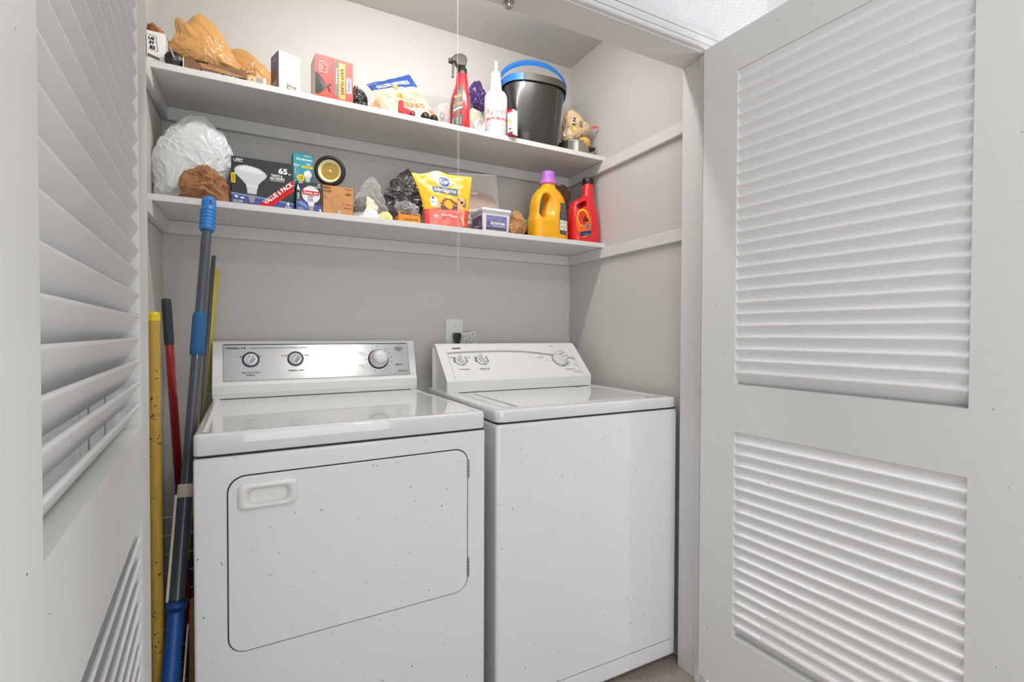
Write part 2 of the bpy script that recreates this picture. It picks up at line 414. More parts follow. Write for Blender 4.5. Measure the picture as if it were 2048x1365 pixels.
louver_door('door_1', 1.2094, 1.0626, math.radians(3.2), 1, 'white louvered closet door standing open on the right', PSR, .1156, .6305)
PSL = (2.0194, 1.9054, .9795, .8391, .2238, .045)
louver_door('door_2', -.185, 1.045, math.radians(5.02), -1, 'white louvered closet door standing open close on the left', PSL, .1174, .634)

# ------------------------------------------------------------------ shelves and cleats
for nm, z in (('upper', ZU), ('lower', ZL)):
    tag(MB().box((XL + .001, YS, z - T), (XR - .001, YB - .001, z)).build('shelf', M_shelf, None, bevel=.0012, seg=1, weld=True),
        'white painted ' + nm + ' shelf board running the width of the closet', 'shelf')
    h = .042; zt = z - T - .0006
    for side, a, b in (('back', (XL + .001, YB - T, zt - h), (XR - .001, YB - .001, zt)), ('left', (XL + .001, YJB + .001, zt - h), (XL + T, YB - T - .001, zt)), ('right', (XR - T, YJB + .001, zt - h), (XR - .001, YB - T - .001, zt))):
        tag(MB().box(a, b).build('shelf_cleat', M_shelf, None, bevel=.001, seg=1, weld=True),
            'painted wooden cleat on the %s wall holding up the %s shelf' % (side, nm), 'shelf cleat')

# ------------------------------------------------------------------ closet bulb with pull cord
o = empty('pull_cord_light', (.49, 1.262, ZC), 0, 'strip light on the closet ceiling with its long pull cord', 'ceiling light')
MB().box((-.54, -.035, -.075), (.54, .030, 0)).build('light_housing', mat('porcelain', 'eeeeea', .3), o, bevel=.004, seg=2, weld=True)
for sx in (-1, 1): MB().box((sx * .515 - .012, -.016, -.125), (sx * .515 + .012, .016, -.075)).build('tube_holder', mat('porcelain', 'eeeeea', .3), o, bevel=.002, weld=True)
MB().tube([(.018, .088, -.002), (.018, .088, -.5), (.019, .088, -1.06)], .00045, 6).build('pull_cord', mat('cord_white', 'e2e0da', .5), o)
MB().tube([(.0225, .088, -.52), (.023, .088, -.8), (.0235, .088, -1.06)], .0004, 6).build('pull_cord', mat('cord_white', 'e2e0da', .5), o)

# ------------------------------------------------------------------ clothes dryer
dr = empty('clothes_dryer', (-.1378, 1.189, 0), math.radians(1.7), 'white clothes dryer with a front door and silver control panel, left of the washer', 'dryer')
DW, DD = .6755, .645
MB().box((.0, .0, .022), (DW, DD, .8625)).build('cabinet', M_white, dr, bevel=.006, seg=3, weld=True)
MB().box((.004, .004, .8625), (DW - .004, DD - .004, .868)).build('seam', M_seam, dr)
def worktop(name, W, D, z0, z1, r, m, par, inset=.02, dip=.0025, y0=0):
    mb = MB(); o_ = lambda e, rr: [(p[0], p[1] + y0) for p in rrect(e, e, W - e, D - e, rr)]
    R = lambda e, rr, z: [(x, y, z) for x, y in o_(e, rr)]
    mb.rings([R(.001, r, z0), R(0, r, z0 + .002), R(0, r, z1 - .007), R(.0018, r, z1 - .002), R(.006, r, z1), R(inset, r, z1), R(inset + .004, r, z1 - dip)], 0, False)
    mb.add(R(inset + .004, r, z1 - dip), [tuple(range(28))]); mb.add(R(.001, r, z0), [tuple(range(28))[::-1]])
    return mb.build(name, m, par, weld=True)
worktop('top_panel', DW, DD, .868, .914, .012, M_whitetop, dr)
# front door with its dark gap
mb = MB(); ox = rrect(.0606, .4295, .6235, .8185, .036)
mb.prism(ox, -.0006, .004); mb.build('door_gap', M_seam, dr)
d_ = MB().prism(rrect(.0632, .4316, .6209, .8157, .034), -.0030, .004).build('door', M_white, dr, bevel=.0012, seg=2, weld=True)
R_ = lambda pts, y: [(x, y, z) for x, z in pts]
mb = MB(); out = rrect(.0815, .7430, .1985, .7985, .012); inn = rrect(.1005, .7545, .1815, .7875, .0160)
inn2 = rrect(.1045, .7585, .1775, .7845, .0125)
mb.rings([R_(out, -.003), R_(out, -.0085), R_(rrect(.0835, .7450, .1965, .7965, .011), -.0115), R_(inn, -.0115), R_(inn, -.0095), R_(inn2, -.0032)], 0, False)
mb.add(R_(inn2, -.0032), [tuple(range(28))])
mb.build('door_handle', M_plast, d_, weld=True)
for z0, z1 in ((.737, .787), (.468, .519)):
    mb = MB(); mb.box((.6195, -.0042, z0), (.6265, -.0008, z1)); n = 5
    for k in range(n):
        a = z0 + (z1 - z0) * k / n + .0006; b = z0 + (z1 - z0) * (k + 1) / n - .0006
        mb.lathe([(.0024, a), (.0024, b)], (.623, -.0045, 0), 10)
    mb.build('hinge', M_steel, dr)
# console
def console(par, x0, x1, prof, m, name='console', r=.008):
    """prof in (y, z); ends slightly rounded"""
    mb = MB(); n = 4; rs = []
    cy = sum(p[0] for p in prof) / len(prof); cz = sum(p[1] for p in prof) / len(prof)
    def ring(x, k): return [(x, cy + (p[0] - cy) * k, (.914 + (p[1] - .914) * (1 - (1 - k) * 1.2))) for p in prof]
    for i in range(n + 1):
        a = PI / 2 * i / n; rs.append(ring(x0 + r * (1 - math.sin(a)), 1 - .055 * (1 - math.sin(a + 0)) - 0 if False else 1 - .05 * (1 - math.cos(PI / 2 - a))))
    for i in range(n + 1):
        a = PI / 2 * (n - i) / n; rs.append(ring(x1 - r * (1 - math.sin(a)), 1 - .05 * (1 - math.cos(PI / 2 - a))))
    return mb.rings(rs, 0, True, False).build(name, m, par, weld=True, bevel=.0015, seg=2)
prof = [(.612, .9138), (.609, .930), (.609, .956), (.613, .962), (.6165, .966), (.654, 1.094), (.658, 1.099), (.664, 1.101), (.668, 1.101), (.672, 1.096), (.642, .9138)]
co = console(dr, 0, DW, prof, M_plast, r=.012)
pu = Vector((0, .0375, .128)).normalized(); pn = Vector((1, 0, 0)).cross(pu)
po = Vector((0, .6165, .966)) + pn * .0002
def dp(x, t, l): return tuple(po + Vector((x, 0, 0)) + pu * t + pn * (l + .001))
mb = MB()
mb.add([tuple(po + Vector((x, 0, 0)) + pu * t + pn * e) for x, t in ((.032, .004), (.649, .004), (.645, .128), (.030, .128)) for e in (-.001, .0010)],
       [(1, 3, 5, 7), (0, 1, 3, 2)[::-1], (2, 3, 5, 4)[::-1], (4, 5, 7, 6)[::-1], (6, 7, 1, 0)[::-1]])
pan = mb.build('control_panel', M_alu, dr)
P = Print(dp)
P.rect(.031, .1255, .6455, .1285, M_seam)
P.line([(.0315, .0035), (.6495, .0035)], .0010, M_groove); P.line([(.0315, .0035), (.030, .128)], .0010, M_groove); P.line([(.6495, .0035), (.6455, .128)], .0010, M_groove)
P.text('ADMIRAL', .058, .1145, .0052, M_dark, w=.040, bold=.03).text('\u25BC', .0835, .1145, .005, M_dark, w=.006).ell(.0915, .1145, .003, .0026, M_dark)
P.text('HEAVY DUTY  SUPER CAPACITY PLUS  ELECTRONIC  CONTROL', .1980, .1145, .0050, M_grey, w=.180, bold=.01)
P.text('END OF CYCLE', .110, .030, .0048, M_dark, w=.052, bold=.01).text('SIGNAL', .110, .0215, .0046, M_dark, w=.026, bold=.01)
P.text('TEMPERATURE', .247, .0330, .0046, M_dark, w=.048, bold=.01)
P.text('Off', .0815, .0855, .0048, M_dark).text('On', .1375, .0855, .0048, M_dark)
P.text('Air Fluff', .2120, .0865, .0044, M_red, w=.021).text('Normal', .247, .0955, .0038, M_red, w=.018).text('Regular', .2845, .0865, .0044, M_dark, w=.019)
P.text('MORE DRY', .612, .1110, .0040, M_dark, w=.024).text('AUTOMATIC', .612, .1050, .0040, M_dark, w=.036).text('FABRICS', .612, .0990, .0038, M_dark, w=.022)
P.text('TIMED DRY', .6100, .0440, .0044, M_dark, w=.028, bold=.02).text('MADE IN USA', .6230, .0185, .0040, M_dark, w=.035)
for i, a in enumerate(range(-60, 250, 22)):
    t_ = ['20', '30', '40', 'Off', '50', '60', '', 'Dry', '5', '10', '15', 'Damp', '25', '35', '45', '']
    if t_[i % 16]: P.text(t_[i % 16], .5335 + .047 * math.cos(math.radians(a)), .068 + .047 * math.sin(math.radians(a)), .0034, M_dark)
for k, y_ in enumerate((.0945, .0885, .082)): P.text('Knits Damp' if k else 'Press Care', .468 + .004 * k, y_, .0030, M_grey, w=.02)
P.text('Air Only', .4810, .0335, .0034, M_dark, w=.018).text('Delicate', .4700, .0435, .0034, M_grey, w=.02)
P.build('panel_lettering', pan)
def knob(par, at, n, up, r, ringr, ringm, hgt, m, name, cap=None, ringpart=None, pointer=0):
    k = MB(); z = Vector(n).normalized(); y = Vector(up).normalized(); x = y.cross(z)
    M = Matrix(((x.x, y.x, z.x), (x.y, y.y, z.y), (x.z, y.z, z.z)))
    k.lathe([(r, 0), (r, hgt * .35), (r * .93, hgt * .45)] + ([(cap, hgt * .9), (cap * .93, hgt), (.001, hgt)] if cap else [(.001, hgt * .45)]), at, 36, 0, M, False)
    o = k.build(name, m, par, weld=True)
    if ringr:
        q = MB(); nseg = 48; a0, a1 = ringpart or (0, 2 * PI)
        rs = []
        for i in range(nseg + 1):
            a = a0 + (a1 - a0) * i / nseg
            rs.append([tuple(Vector(at) + M @ Vector((rr * math.cos(a), rr * math.sin(a), h_))) for rr, h_ in ((r * .9, .0006), (ringr, .0006), (ringr, .003 if name != 'x' else 0), (r * .9, .003))])
        q.rings(rs, 0, True, False); q.build('dial_ring', ringm, o, weld=True)
    return o, M
for x in (.110, .247):
    at = Vector(dp(x, .0745, 0)); k, M = knob(dr, at, pn, pu, .0205, .0262, M_navy, .012, M_knob, 'control_knob')
    g = MB(); Rz = Matrix.Rotation(math.radians(-33), 3, 'Z')
    for ring in [0]:
        rs = []
        for h_, sx in ((.004, 1), (.014, .9), (.016, .7)):
            rs.append([tuple(at + M @ (Rz @ Vector((px * sx, py * .95, h_)))) for px, py in [(.006 * math.cos(a) , .018 * math.sin(a)) for a in [2 * PI * i / 24 for i in range(24)]]])
        g.rings(rs)
    g.build('knob_grip', M_knob, k)
    g = Print(lambda a, b, l, at=at, M=M, Rz=Rz: tuple(at + M @ (Rz @ Vector((a, b, .0162 + l)))))
    g.line([(.002, -.012), (.0025, .0), (.0015, .013)], .0016, M_dark); g.build('knob_mark', k)
    g = Print(lambda a, b, l, at=at, M=M, Rz=Rz: tuple(at + M @ (Rz @ Vector((a, b, .0058 + l)))))
    g.line([(.0075, -.012), (.009, .0), (.0075, .010)], .0022, M_dark); g.line([(-.0085, -.010), (-.010, .0), (-.0085, .010)], .0009, M_grey); g.build('knob_mark', k)
at = Vector(dp(.5335, .068, 0)); k, M = knob(dr, at, pn, pu, .0345, 0, M_dark, .040, M_knob, 'timer_knob', cap=.0262)
k2 = MB(); 
for rr, hh in ((.0262, .0362),): k2.lathe([(rr + .0008, hh - .0012), (rr + .0008, hh)], at, 40, 0, M, False)
k2.build('cap_edge', M_groove, k)
def arc(par, at, M, r0, r1, a0, a1, m, name, z=.0012):
    q = MB(); n = 40; rs = []
    for i in range(n + 1):
        a = math.radians(a0 + (a1 - a0) * i / n)
        rs.append([tuple(Vector(at) + M @ Vector((rr * math.cos(a), rr * math.sin(a), h_))) for rr, h_ in ((r0, .0), (r1, .0), (r1, z), (r0, z))])
    return q.rings(rs, 0, True, False).build(name, m, par, weld=True)
arc(k, at, M, .033, .0388, 168, 360, M_dark, 'dial_ring'); arc(k, at, M, .033, .0388, 118, 167, mat('dial_red', '8e2a26', .4), 'dial_ring'); arc(k, at, M, .0335, .0362, 18, 95, M_dark, 'dial_ring')

# ------------------------------------------------------------------ clothes washer
wa = empty('clothes_washer', (.5672, 1.1983, 0), 0, 'white top-loading clothes washer with three console knobs, right of the dryer', 'washer')
WW, WD = .6838, .655
MB().box((0, 0, .024), (WW, WD, .874)).build('cabinet', M_white, wa, bevel=.010, seg=4, weld=True)
MB().box((.006, .006, .870), (WW - .006, WD - .006, .8795)).build('seam', M_seam, wa)
worktop('top_panel', WW, WD, .8795, .914, .022, M_whitetop, wa, .05, .0022)
Pw = Print(lambda x, z, l: (x, -.0002 - l, z)); Pw.line([(.012, .0875), (WW - .02, .0845)], .0016, M_groove)
Pw.build('base_crease', wa)
# lid
lid = MB().prism(rrect(.092, .045, .592, .395, .016), .9105, .9150, 2).build('lid', M_whitetop, wa, bevel=.0016, seg=2, weld=True)
Pw = Print(lambda x, y, l: (x, y, .9140 + l)); Pw.line([(.0905, .0435), (.5935, .0435), (.5935, .397), (.0905, .397), (.0905, .0435)], .0009, M_groove); Pw.build('lid_gap', wa)
MB().lathe([(.006, .9145), (.006, .918), (.001, .919)], (.548, .40, 0), 12).build('lid_hinge', M_groove, wa)
wy = .4337
prof = [(0, .9138), (-.002, .930), (-.004, .955), (.000, .960), (.03, .989), (.075, 1.031), (.11, 1.064), (.128, 1.080), (.138, 1.0865), (.148, 1.088), (.160, 1.084), (.166, 1.072), (.168, .9138)]
prof = [(p[0] + wy, p[1]) for p in prof]
console(wa, .006, .640, prof, M_plast, r=.016)
wu = Vector((0, .110, .104)).normalized(); wn = Vector((1, 0, 0)).cross(wu); wo = Vector((-.5672, wy, .960)) 
def wp(x, t, l): return tuple(wo + Vector((x, 0, 0)) + wu * t + wn * (l + .0004))
P = Print(wp)
P.line([(.6075, -.003), (.6105, .155)], .0010, M_groove); P.line([(1.172, -.003), (1.170, .155)], .0010, M_groove)
sw = [(.612, .1335), (.667, .1379), (.7539, .1405), (.8441, .1410), (.9363, .1373), (1.0275, .1235), (1.0905, .1123), (1.15, .0973), (1.169, .0915)]
P.poly([(x, t + .004) for x, t in sw] + [(x, t - (.0035 + .004 * min(1, max(0, (x - .9) / .2)))) for x, t in sw[::-1]], mat('swoosh_grey', 'a5a39d', .4))
P.poly([(.634, .161), (.670, .163), (.672, .1575), (.637, .1565)], M_dark)
P.text('KENMORE', .653, .1600, .0030, M_grey, w=.03)
P.text('WATER LEVEL', .6560, .0485, .0058, M_dark, w=.046, bold=.005).text('TEMPERATURE', .7380, .0485, .0056, M_dark, w=.044, bold=.005)
P.text('wash / rinse', .738, .0415, .0030, M_grey, w=.024)
P.text('Small', .6215, .1120, .0038, M_dark).text('Load', .6255, .1065, .0034, M_dark).text('Extra Large', .6850, .1120, .0038, M_dark, w=.022).text('Load', .6850, .1065, .0034, M_dark)
P.text('Cold', .7160, .1100, .0038, M_dark).text('Hot', .7650, .1100, .0038, M_dark).text('Warm', .7360, .1185, .0034, M_dark)
P.text('Cycles', 1.0850, .1650, .0048, M_dark, w=.022)
P.text('Heavy Duty', 1.0020, .0985, .0048, M_dark, w=.034).text('Normal', 1.0140, .1085, .0036, M_dark).text('Off', 1.0310, .0850, .0040, M_dark)
P.text('Permanent Press', 1.1180, .0305, .0050, M_dark, w=.046, bold=.01).text('10', 1.0700, .0420, .0036, M_dark)
P.text('Regular', 1.1560, .0600, .0036, M_dark).text('Rinse', 1.1610, .0500, .0036, M_dark).text('Spin', 1.1560, .0400, .0036, M_dark)
P.text('FOR NORMAL SOIL USE', 1.1440, .0170, .0028, M_grey, w=.042).text('PUSH TO START', 1.1480, .0115, .0028, M_grey, w=.036)
for a in (150, 190, 225, 262, -20, -32, -45): P.ell(1.0930 + .0385 * math.cos(math.radians(a)), .0850 + .0385 * math.sin(math.radians(a)), .0013, .0013, M_dark)
P.line([(1.0930 + .0365 * math.cos(math.radians(a)), .0850 + .0365 * math.sin(math.radians(a))) for a in range(60, 340, 10)], .0007, M_grey)
P.build('panel_lettering', wa)
for x, a1 in ((.6530, 10), (.7405, 10)):
    at = Vector(wp(x, .0930, 0)); k, M = knob(wa, at, wn, wu, .0215, 0, M_dark, .012, M_knob, 'control_knob')
    arc(k, at, M, .0217, .0228, 190, 350, M_groove, 'dial_ring', .0010); arc(k, at, M, .0215, .0285, 130, 200, M_grey, 'dial_ring', .0006); arc(k, at, M, .0215, .0285, -20, 45, M_grey, 'dial_ring', .0006)
    g = MB(); Rz = Matrix.Rotation(math.radians(8), 3, 'Z'); rs = []
    for h_, s1_, s2_ in ((.004, 1, 1), (.018, .85, .98), (.021, .55, .9)):
        rs.append([tuple(at + M @ (Rz @ Vector((.0075 * s1_ * math.cos(a) + .002, .0225 * s2_ * math.sin(a), h_)))) for a in [2 * PI * i / 24 for i in range(24)]])
    g.rings(rs).build('knob_grip', M_knob, k)
    g = Print(lambda a, b, l, at=at, M=M, Rz=Rz: tuple(at + M @ (Rz @ Vector((a, b, .0065 + l)))))
    g.poly([(-.0075, -.014), (-.0100, -.002), (-.0090, .010), (-.0120, .008), (-.0135, -.002), (-.0110, -.013)], M_grey); g.build('knob_mark', k)
at = Vector(wp(1.0930, .0850, 0)); k, M = knob(wa, at, wn, wu, .0330, 0, M_dark, .03, M_knob, 'timer_knob', cap=.025)
g = MB(); Rz = Matrix.Rotation(math.radians(-78), 3, 'Z'); rs = []
for h_, s1_, s2_ in ((.0255, 1, 1), (.037, .9, .98), (.0395, .6, .9)):
    rs.append([tuple(at + M @ (Rz @ Vector((.0065 * s1_ * math.cos(a) + .004, .0235 * s2_ * math.sin(a) + .004, h_)))) for a in [2 * PI * i / 24 for i in range(24)]])
arc(k, at, M, .0332, .0352, 0, 360, M_groove, 'dial_ring', .0010); MB().lathe([(.0256, .0275), (.0256, .0285)], at, 40, 0, M, False).build('cap_edge', M_groove, k)
g.rings(rs).build('knob_grip', M_knob, k)
g = Print(lambda a, b, l, at=at, M=M, Rz=Rz: tuple(at + M @ (Rz @ Vector((a, b, .0302 + l)))))
g.poly([(-.003, -.018), (-.003, .020), (-.008, .016), (-.0105, .002), (-.008, -.014)], M_grey); g.build('knob_mark', k)

# ------------------------------------------------------------------ outlet, plug, paper tag
o = empty('wall_outlet', (.699, YB, 1.133), 0, 'white wall outlet plate above the washer console', 'outlet')
pl = MB().box((-.0385, -.006, -.062), (.0385, 0, .056)).build('cover_plate', mat('outlet_plastic', 'e4e4e0', .3), o, bevel=.003, seg=3, weld=True)
MB().lathe([(.018, 0), (.018, -.004), (.016, -.005), (.001, -.005)], (0, -.006, -.008), 28, 0, Matrix.Rotation(-PI / 2, 3, 'X') @ Matrix.Scale(-1, 3, Vector((0, 0, 1))), False).build('socket', mat('outlet_plastic', 'e4e4e0', .3), o)
g = Print(lambda x, z, l: (x, -.0062 - l, z)); g.poly([(-.001, .022), (.001, .022), (.0012, .027), (-.0004, .028)], M_dark); g.build('cover_screw', o)
o = empty('power_plug', (.7015, YB - .012, 1.118), 0, 'black power plug pushed into the wall outlet', 'plug')
mb = MB(); mb.rings([[(x * .013 * kx, -.002 - yy, z) for x, yy in ((-1, 0), (1, 0), (1, .03), (-1, .03))] for kx, z in ((1, .012), (1.05, .002), (1, -.012), (.55, -.026), (.45, -.055))], 0, True, False)
mb.build('plug_body', M_black, o, bevel=.003, seg=2, weld=True)
MB().tube([(0, -.017, -.05), (.001, -.018, -.09), (.004, -.03, -.13), (.01, -.03, -.18)], .0035, 8).build('power_cord', M_black, o)
o = empty('paper_tag', (.7000, 1.850, 1.062), 0, 'white printed instruction tag sticking up behind the washer console', 'tag')
o.rotation_euler = (math.radians(-4), math.radians(-9), 0)
MB().box((0, 0, 0), (.086, .0008, .062)).build('tag_card', mat('tag_paper', 'e9e8e4', .6), o)
g = Print(plane((0, -.0002, 0), (1, 0, 0), (0, 0, 1)))
for i in range(26):
    x = .002 + i * .0032; y = .058
    while y > .02:
        L_ = random.uniform(.003, .010); g.rect(x, y - L_, x + random.choice((.0008, .0012, .002)), y, M_dark if i % 5 else M_grey); g.l = 2; y -= L_ + .0018
g.build('tag_print', o)

# ------------------------------------------------------------------ poles in the gap
def pole(name, a, b, r, m, label, cat='pole'):
    o = empty(name, a, 0, label, cat); d = Vector(b) - Vector(a); o.rotation_mode = 'QUATERNION'; o.rotation_quaternion = Vector((0, 0, 1)).rotation_difference(d); return o, d.length
M_wood = mat('worn_yellow_paint', 'bf9a3e', .55, var=.45, vscale=30, specks=(60, .28, '4a3a16', .3), stretch=(12, 12, .8), bump=.3, bscale=30)
o, L_ = pole('wooden_broom_handle', (-.2150, 1.285, .003), (-.2212, 1.30, 1.166), 0, 0, 'worn yellow painted wooden broom handle, leftmost of the leaning poles', 'broom handle')
MB().lathe([(.0118, 0), (.0118, L_ - .012)], n=24).build('shaft', M_wood, o)
MB().lathe([(.0124, L_ - .012), (.0126, L_), (.0115, L_ + .006), (.008, L_ + .008)], n=24).build('end_cap', mat('cap_yellow', 'e8c51d', .35), o)
M_rpole = mat('red_pole', 'a31a25', .25, coat=.3)
o, L_ = pole('red_mop_handle', (-.179, 1.58, .003), (-.2465, 1.62, 1.222), 0, 0, 'glossy dark red pole with a black grip, between the yellow and blue poles', 'mop handle')
MB().lathe([(.0100, 0), (.0100, L_ * .62), (.0103, L_ * .62), (.0103, L_ - .075)], n=24).build('shaft', M_rpole, o)
MB().lathe([(.0110, L_ - .128), (.0116, L_ - .12), (.0116, L_ - .02), (.0112, L_ - .004), (.008, L_)], n=24).build('grip', mat('grip_black', '2b3137', .6), o)
o, L_ = pole('yellow_pole', (-.257, 1.852, .003), (-.1515, 1.881, 1.338), 0, 0, 'smooth yellow pole leaning on the back wall behind the blue mop', 'pole')
M_yp = mat('yellow_pole_paint', 'e3cd45', .35, var=.1, vscale=12)
MB().lathe([(.0108, 0), (.0108, L_ - .05)], n=24).build('shaft', M_yp, o)
MB().lathe([(.0114, L_ - .055), (.0114, L_ - .003), (.009, L_)], n=24).build('end_cap', mat('cap_yellow', 'e8c51d', .35), o)
g = Print(lambda x, y, l: (.0111 * math.sin(x / .0111), -.0111 * math.cos(x / .0111), y)); 
g.rect(-.008, L_ - .31, .0, L_ - .27, mat('label_pale', 'e9e6d8', .5), 4).build('shaft_label', o)
g = Print(g.fn); g.line([(-.010, L_ - .205), (.004, L_ - .208)], .001, M_dark).build('shaft_line', o)
g = Print(g.fn); g.line([(-.008, L_ - .18), (-.002, L_ - .165), (-.006, L_ - .15), (-.008, L_ - .18)], .0012, M_dark); g.build('shaft_print', o)
o, L_ = pole('thin_grey_pole', (-.232, 1.70, .003), (-.1515, 1.843, 1.380), 0, 0, 'thin dark grey pole almost hidden behind the blue-capped mop', 'pole')
MB().lathe([(.006, 0), (.006, L_ - .004), (.004, L_)], n=16).build('shaft', mat('grey_pole', '55585c', .35), o)
# blue-capped mop
M_gp = mat('slate_pole', '454b55', .28, coat=.4)
M_bl = mat('blue_plastic', '2b79c4', .4); M_foam = mat('blue_foam', '2a5f93', .85, bump=.4, bscale=300)
A = Vector((-.2030, 1.135, .003)); B = Vector((-.1405, 1.592, 1.508))
o, L_ = pole('blue_mop', A, B, 0, 0, 'slate grey mop pole with bright blue cap, foam sleeve and ribbed blue socket', 'mop')
def atz(z): return (z - A.z) / (B.z - A.z) * L_
MB().lathe([(.0145, atz(.45)), (.0145, atz(.745)), (.0125, atz(.765)), (.0120, L_ - .09)], n=24).build('shaft', M_gp, o)
pr = [(.0150, L_ - .105)]
for k in range(6): pr += [(.0185, L_ - .100 + k * .011), (.0190, L_ - .096 + k * .011), (.0160, L_ - .091 + k * .011)]
pr += [(.0175, L_ - .030), (.0180, L_ - .018), (.0160, L_ - .006), (.010, L_)]
MB().lathe(pr, n=28).build('end_cap', M_bl, o)
g = Print(lambda x, y, l: (.0182 * math.sin(x / .018), -.0184 * math.cos(x / .018), y)); g.ell(.006, L_ - .022, .0035, .008, mat('hole_dark', '14365c', .6)); g.build('hanging_hole', o)
MB().lathe([(.0125, atz(1.070)), (.0158, atz(1.073)), (.0164, atz(1.09)), (.0164, atz(1.165)), (.0155, atz(1.178)), (.0125, atz(1.180))], n=28).build('foam_sleeve', M_foam, o)
pr = [(.0200, atz(.522)), (.0225, atz(.526)), (.0182, atz(.505))]
z = .508
while z > .26: pr += [(.0172, atz(z)), (.0158, atz(z - .007)), (.0172, atz(z - .012))]; z -= .0125
MB().lathe(pr[::-1] if False else pr, n=28, cap=False).build('ribbed_socket', mat('dark_blue_plastic', '1f56a0', .4), o)
MB().lathe([(.018, atz(.02)), (.030, atz(.10)), (.024, atz(.22)), (.0190, atz(.27))], n=28).build('socket_base', mat('dark_blue_plastic', '1f56a0', .4), o)
MB().box((-.0205, -.008, atz(.525)), (-.0150, .002, atz(.745))).build('wringer_strip', mat('ivory_plastic', 'd6cfbd', .4), o, bevel=.001, weld=True)
MB().lathe([(.0165, atz(.738)), (.0175, atz(.740)), (.0175, atz(.765)), (.0165, atz(.767))], n=24).build('collar', mat('ivory_plastic', 'd6cfbd', .4), o)
MB().box((.0225, -.003, atz(.30)), (.0255, .012, atz(.475))).build('side_lever', mat('ivory_plastic2', 'bdbdb8', .5), o, bevel=.0008, weld=True)
# wire basket behind
o = empty('wire_basket', (0, 0, 0), 0, 'white wire basket standing in the dark gap behind the poles', 'basket')
M_wire = mat('wire_white', 'cfc8ba', .4)
mb = MB(); x0, x1, y0, y1, z0, z1 = -.278, -.170, 1.36, 1.66, .01, .60
def wire(a, b, r=.0022): mb.tube([a, b], r, 6)
for k in range(12):
    z = z0 + (z1 - z0) * k / 11
    wire((x0, y0, z), (x0, y1, z)); wire((x0, y1, z), (x1, y1, z))
for y in (y0, 1.46, 1.56, y1): wire((x0, y, z0), (x0, y, z1), .0025)
for x in (-.225, x1): wire((x, y1, z0), (x, y1, z1), .0025)
mb.build('wire_frame', M_wire, o)
o = empty('wooden_paint_stick', (-.182, 1.46, .002), 0, 'tapered wooden stick standing in the gap beside the dryer', 'stick')
o.rotation_euler = (math.radians(-4), math.radians(2), 0)
MB().rings([[(x * k, y * .004, z) for x, y in ((-1, -1), (1, -1), (1, 1), (-1, 1))] for k, z in ((.004, 0), (.007, .12), (.009, .26), (.0135, .38), (.0135, .43))], 0, True, False).build('stick', mat('pale_wood', 'b89a6a', .6, var=.2, vscale=40), o, bevel=.001, weld=True)
# string mop head
random.seed(5); mb = MB()
for i in range(130):
    a = random.uniform(0, 2 * PI); r = random.uniform(.002, .024); p = Vector((-.190 + .008 * math.cos(a) * random.random(), 1.36 + .012 * math.sin(a) * random.random(), .13)); pts = []
    for k in range(6):
        t = k / 5; pts.append((p.x + math.cos(a) * r * t * 1.2, p.y + math.sin(a) * r * t * 1.2, .015 + (.15 + .13 * random.random() * 0) * (1 - t) ** 1.3 + random.uniform(-.003, .003) + .10 * (1 - t)))
    mb.tube(pts, .0022, 5)
mh = mb.build('string_mop', mat('grey_yarn', '9a978f', .9), None)
tag(mh, 'fuzzy grey string mop head lying in the gap beside the dryer', 'mop head')
def ol(c, pts): 
    out = []
    for x, z in pts:
        out.append((math.degrees(math.atan2(z - c[2], x - c[0])) % 360, math.hypot(x - c[0], z - c[2])))
    return sorted(out)
def cb(name, c, depth, pts, m, label, cat, **k):
    """crumpled bag about c with outline points in world x, z"""
    o = crumple(name, (0, 0, 0), ol((0, 0, 0), [(x - c[0], z - c[2]) for x, z in pts]), depth, m, **k)
    o.location = c
    return tag(o, label, cat) if label else o
M_tan = mat('tan_plastic', 'cd9a5c', .28, sss=.15, coat=.25, var=.18, vscale=14)
M_whitebag = mat('white_plastic_film', 'd6d8d8', .3, sss=.2, coat=.2, specks=(60, .12, '5a6a78', .012))
M_blackbag = mat('black_plastic_film', '2c2825', .22, coat=.6)
M_greybag = mat('grey_plastic_film', '4b4947', .22, coat=.6)
M_kraft = mat('kraft_paper', 'b58452', .75, var=.12, vscale=30)
M_brownp = mat('brown_packing_paper', '9c6c45', .7, var=.2, vscale=20)
M_clear = film('clear_film', 'f4f2ee', .07, .1)
M_cloudy = film('cloudy_film', 'e9e6e2', .30, .15)
M_cream = mat('cream_paper', 'e6dcc4', .6, var=.1, vscale=30)
M_cardw = mat('carton_white', 'e9e8e6', .45)
M_cardk = mat('carton_kraft', 'c98f58', .65, var=.05, vscale=50)
M_edge = mat('carton_grey', 'b9b2a6', .6)

# ------------------------------------------------------------------ upper shelf, from the left
o, F, L_ = carton('printed_carton', (-.292, 1.655, ZU), .043, .10, .096, 0, M_cardw, 'white carton with black lettering at the left end of the upper shelf')
F.line([(.004, .045), (.026, .041), (.022, .082), (.004, .085)], .0012, M_dark)
F.text('83', .0135, .0500, .010, M_dark, rot=-.12, bold=.05).text('ST', .0125, .0625, .009, M_dark, rot=-.12, bold=.05).text('US', .0115, .0745, .009, M_dark, rot=-.12, bold=.05)
F.poly([(.002, .024), (.030, .017), (.030, .024), (.003, .032)], mat('olive_print', '6c6140', .5)); F.line([(.0, .013), (.041, .005)], .001, M_grey); F.build('carton_print', o)
cb('tan_bag_end', (-.272, 1.70, 1.982), .03, [(-.30, 1.985), (-.287, 2.01), (-.27, 1.995), (-.256, 1.985), (-.250, 1.970), (-.29, 1.966)], mat('rust_plastic', 'a5623a', .35, coat=.2), 'small rust-brown crumpled bag on top of the lettered white carton', 'bag', rough=.3, nt=40, npf=20, seed=3)
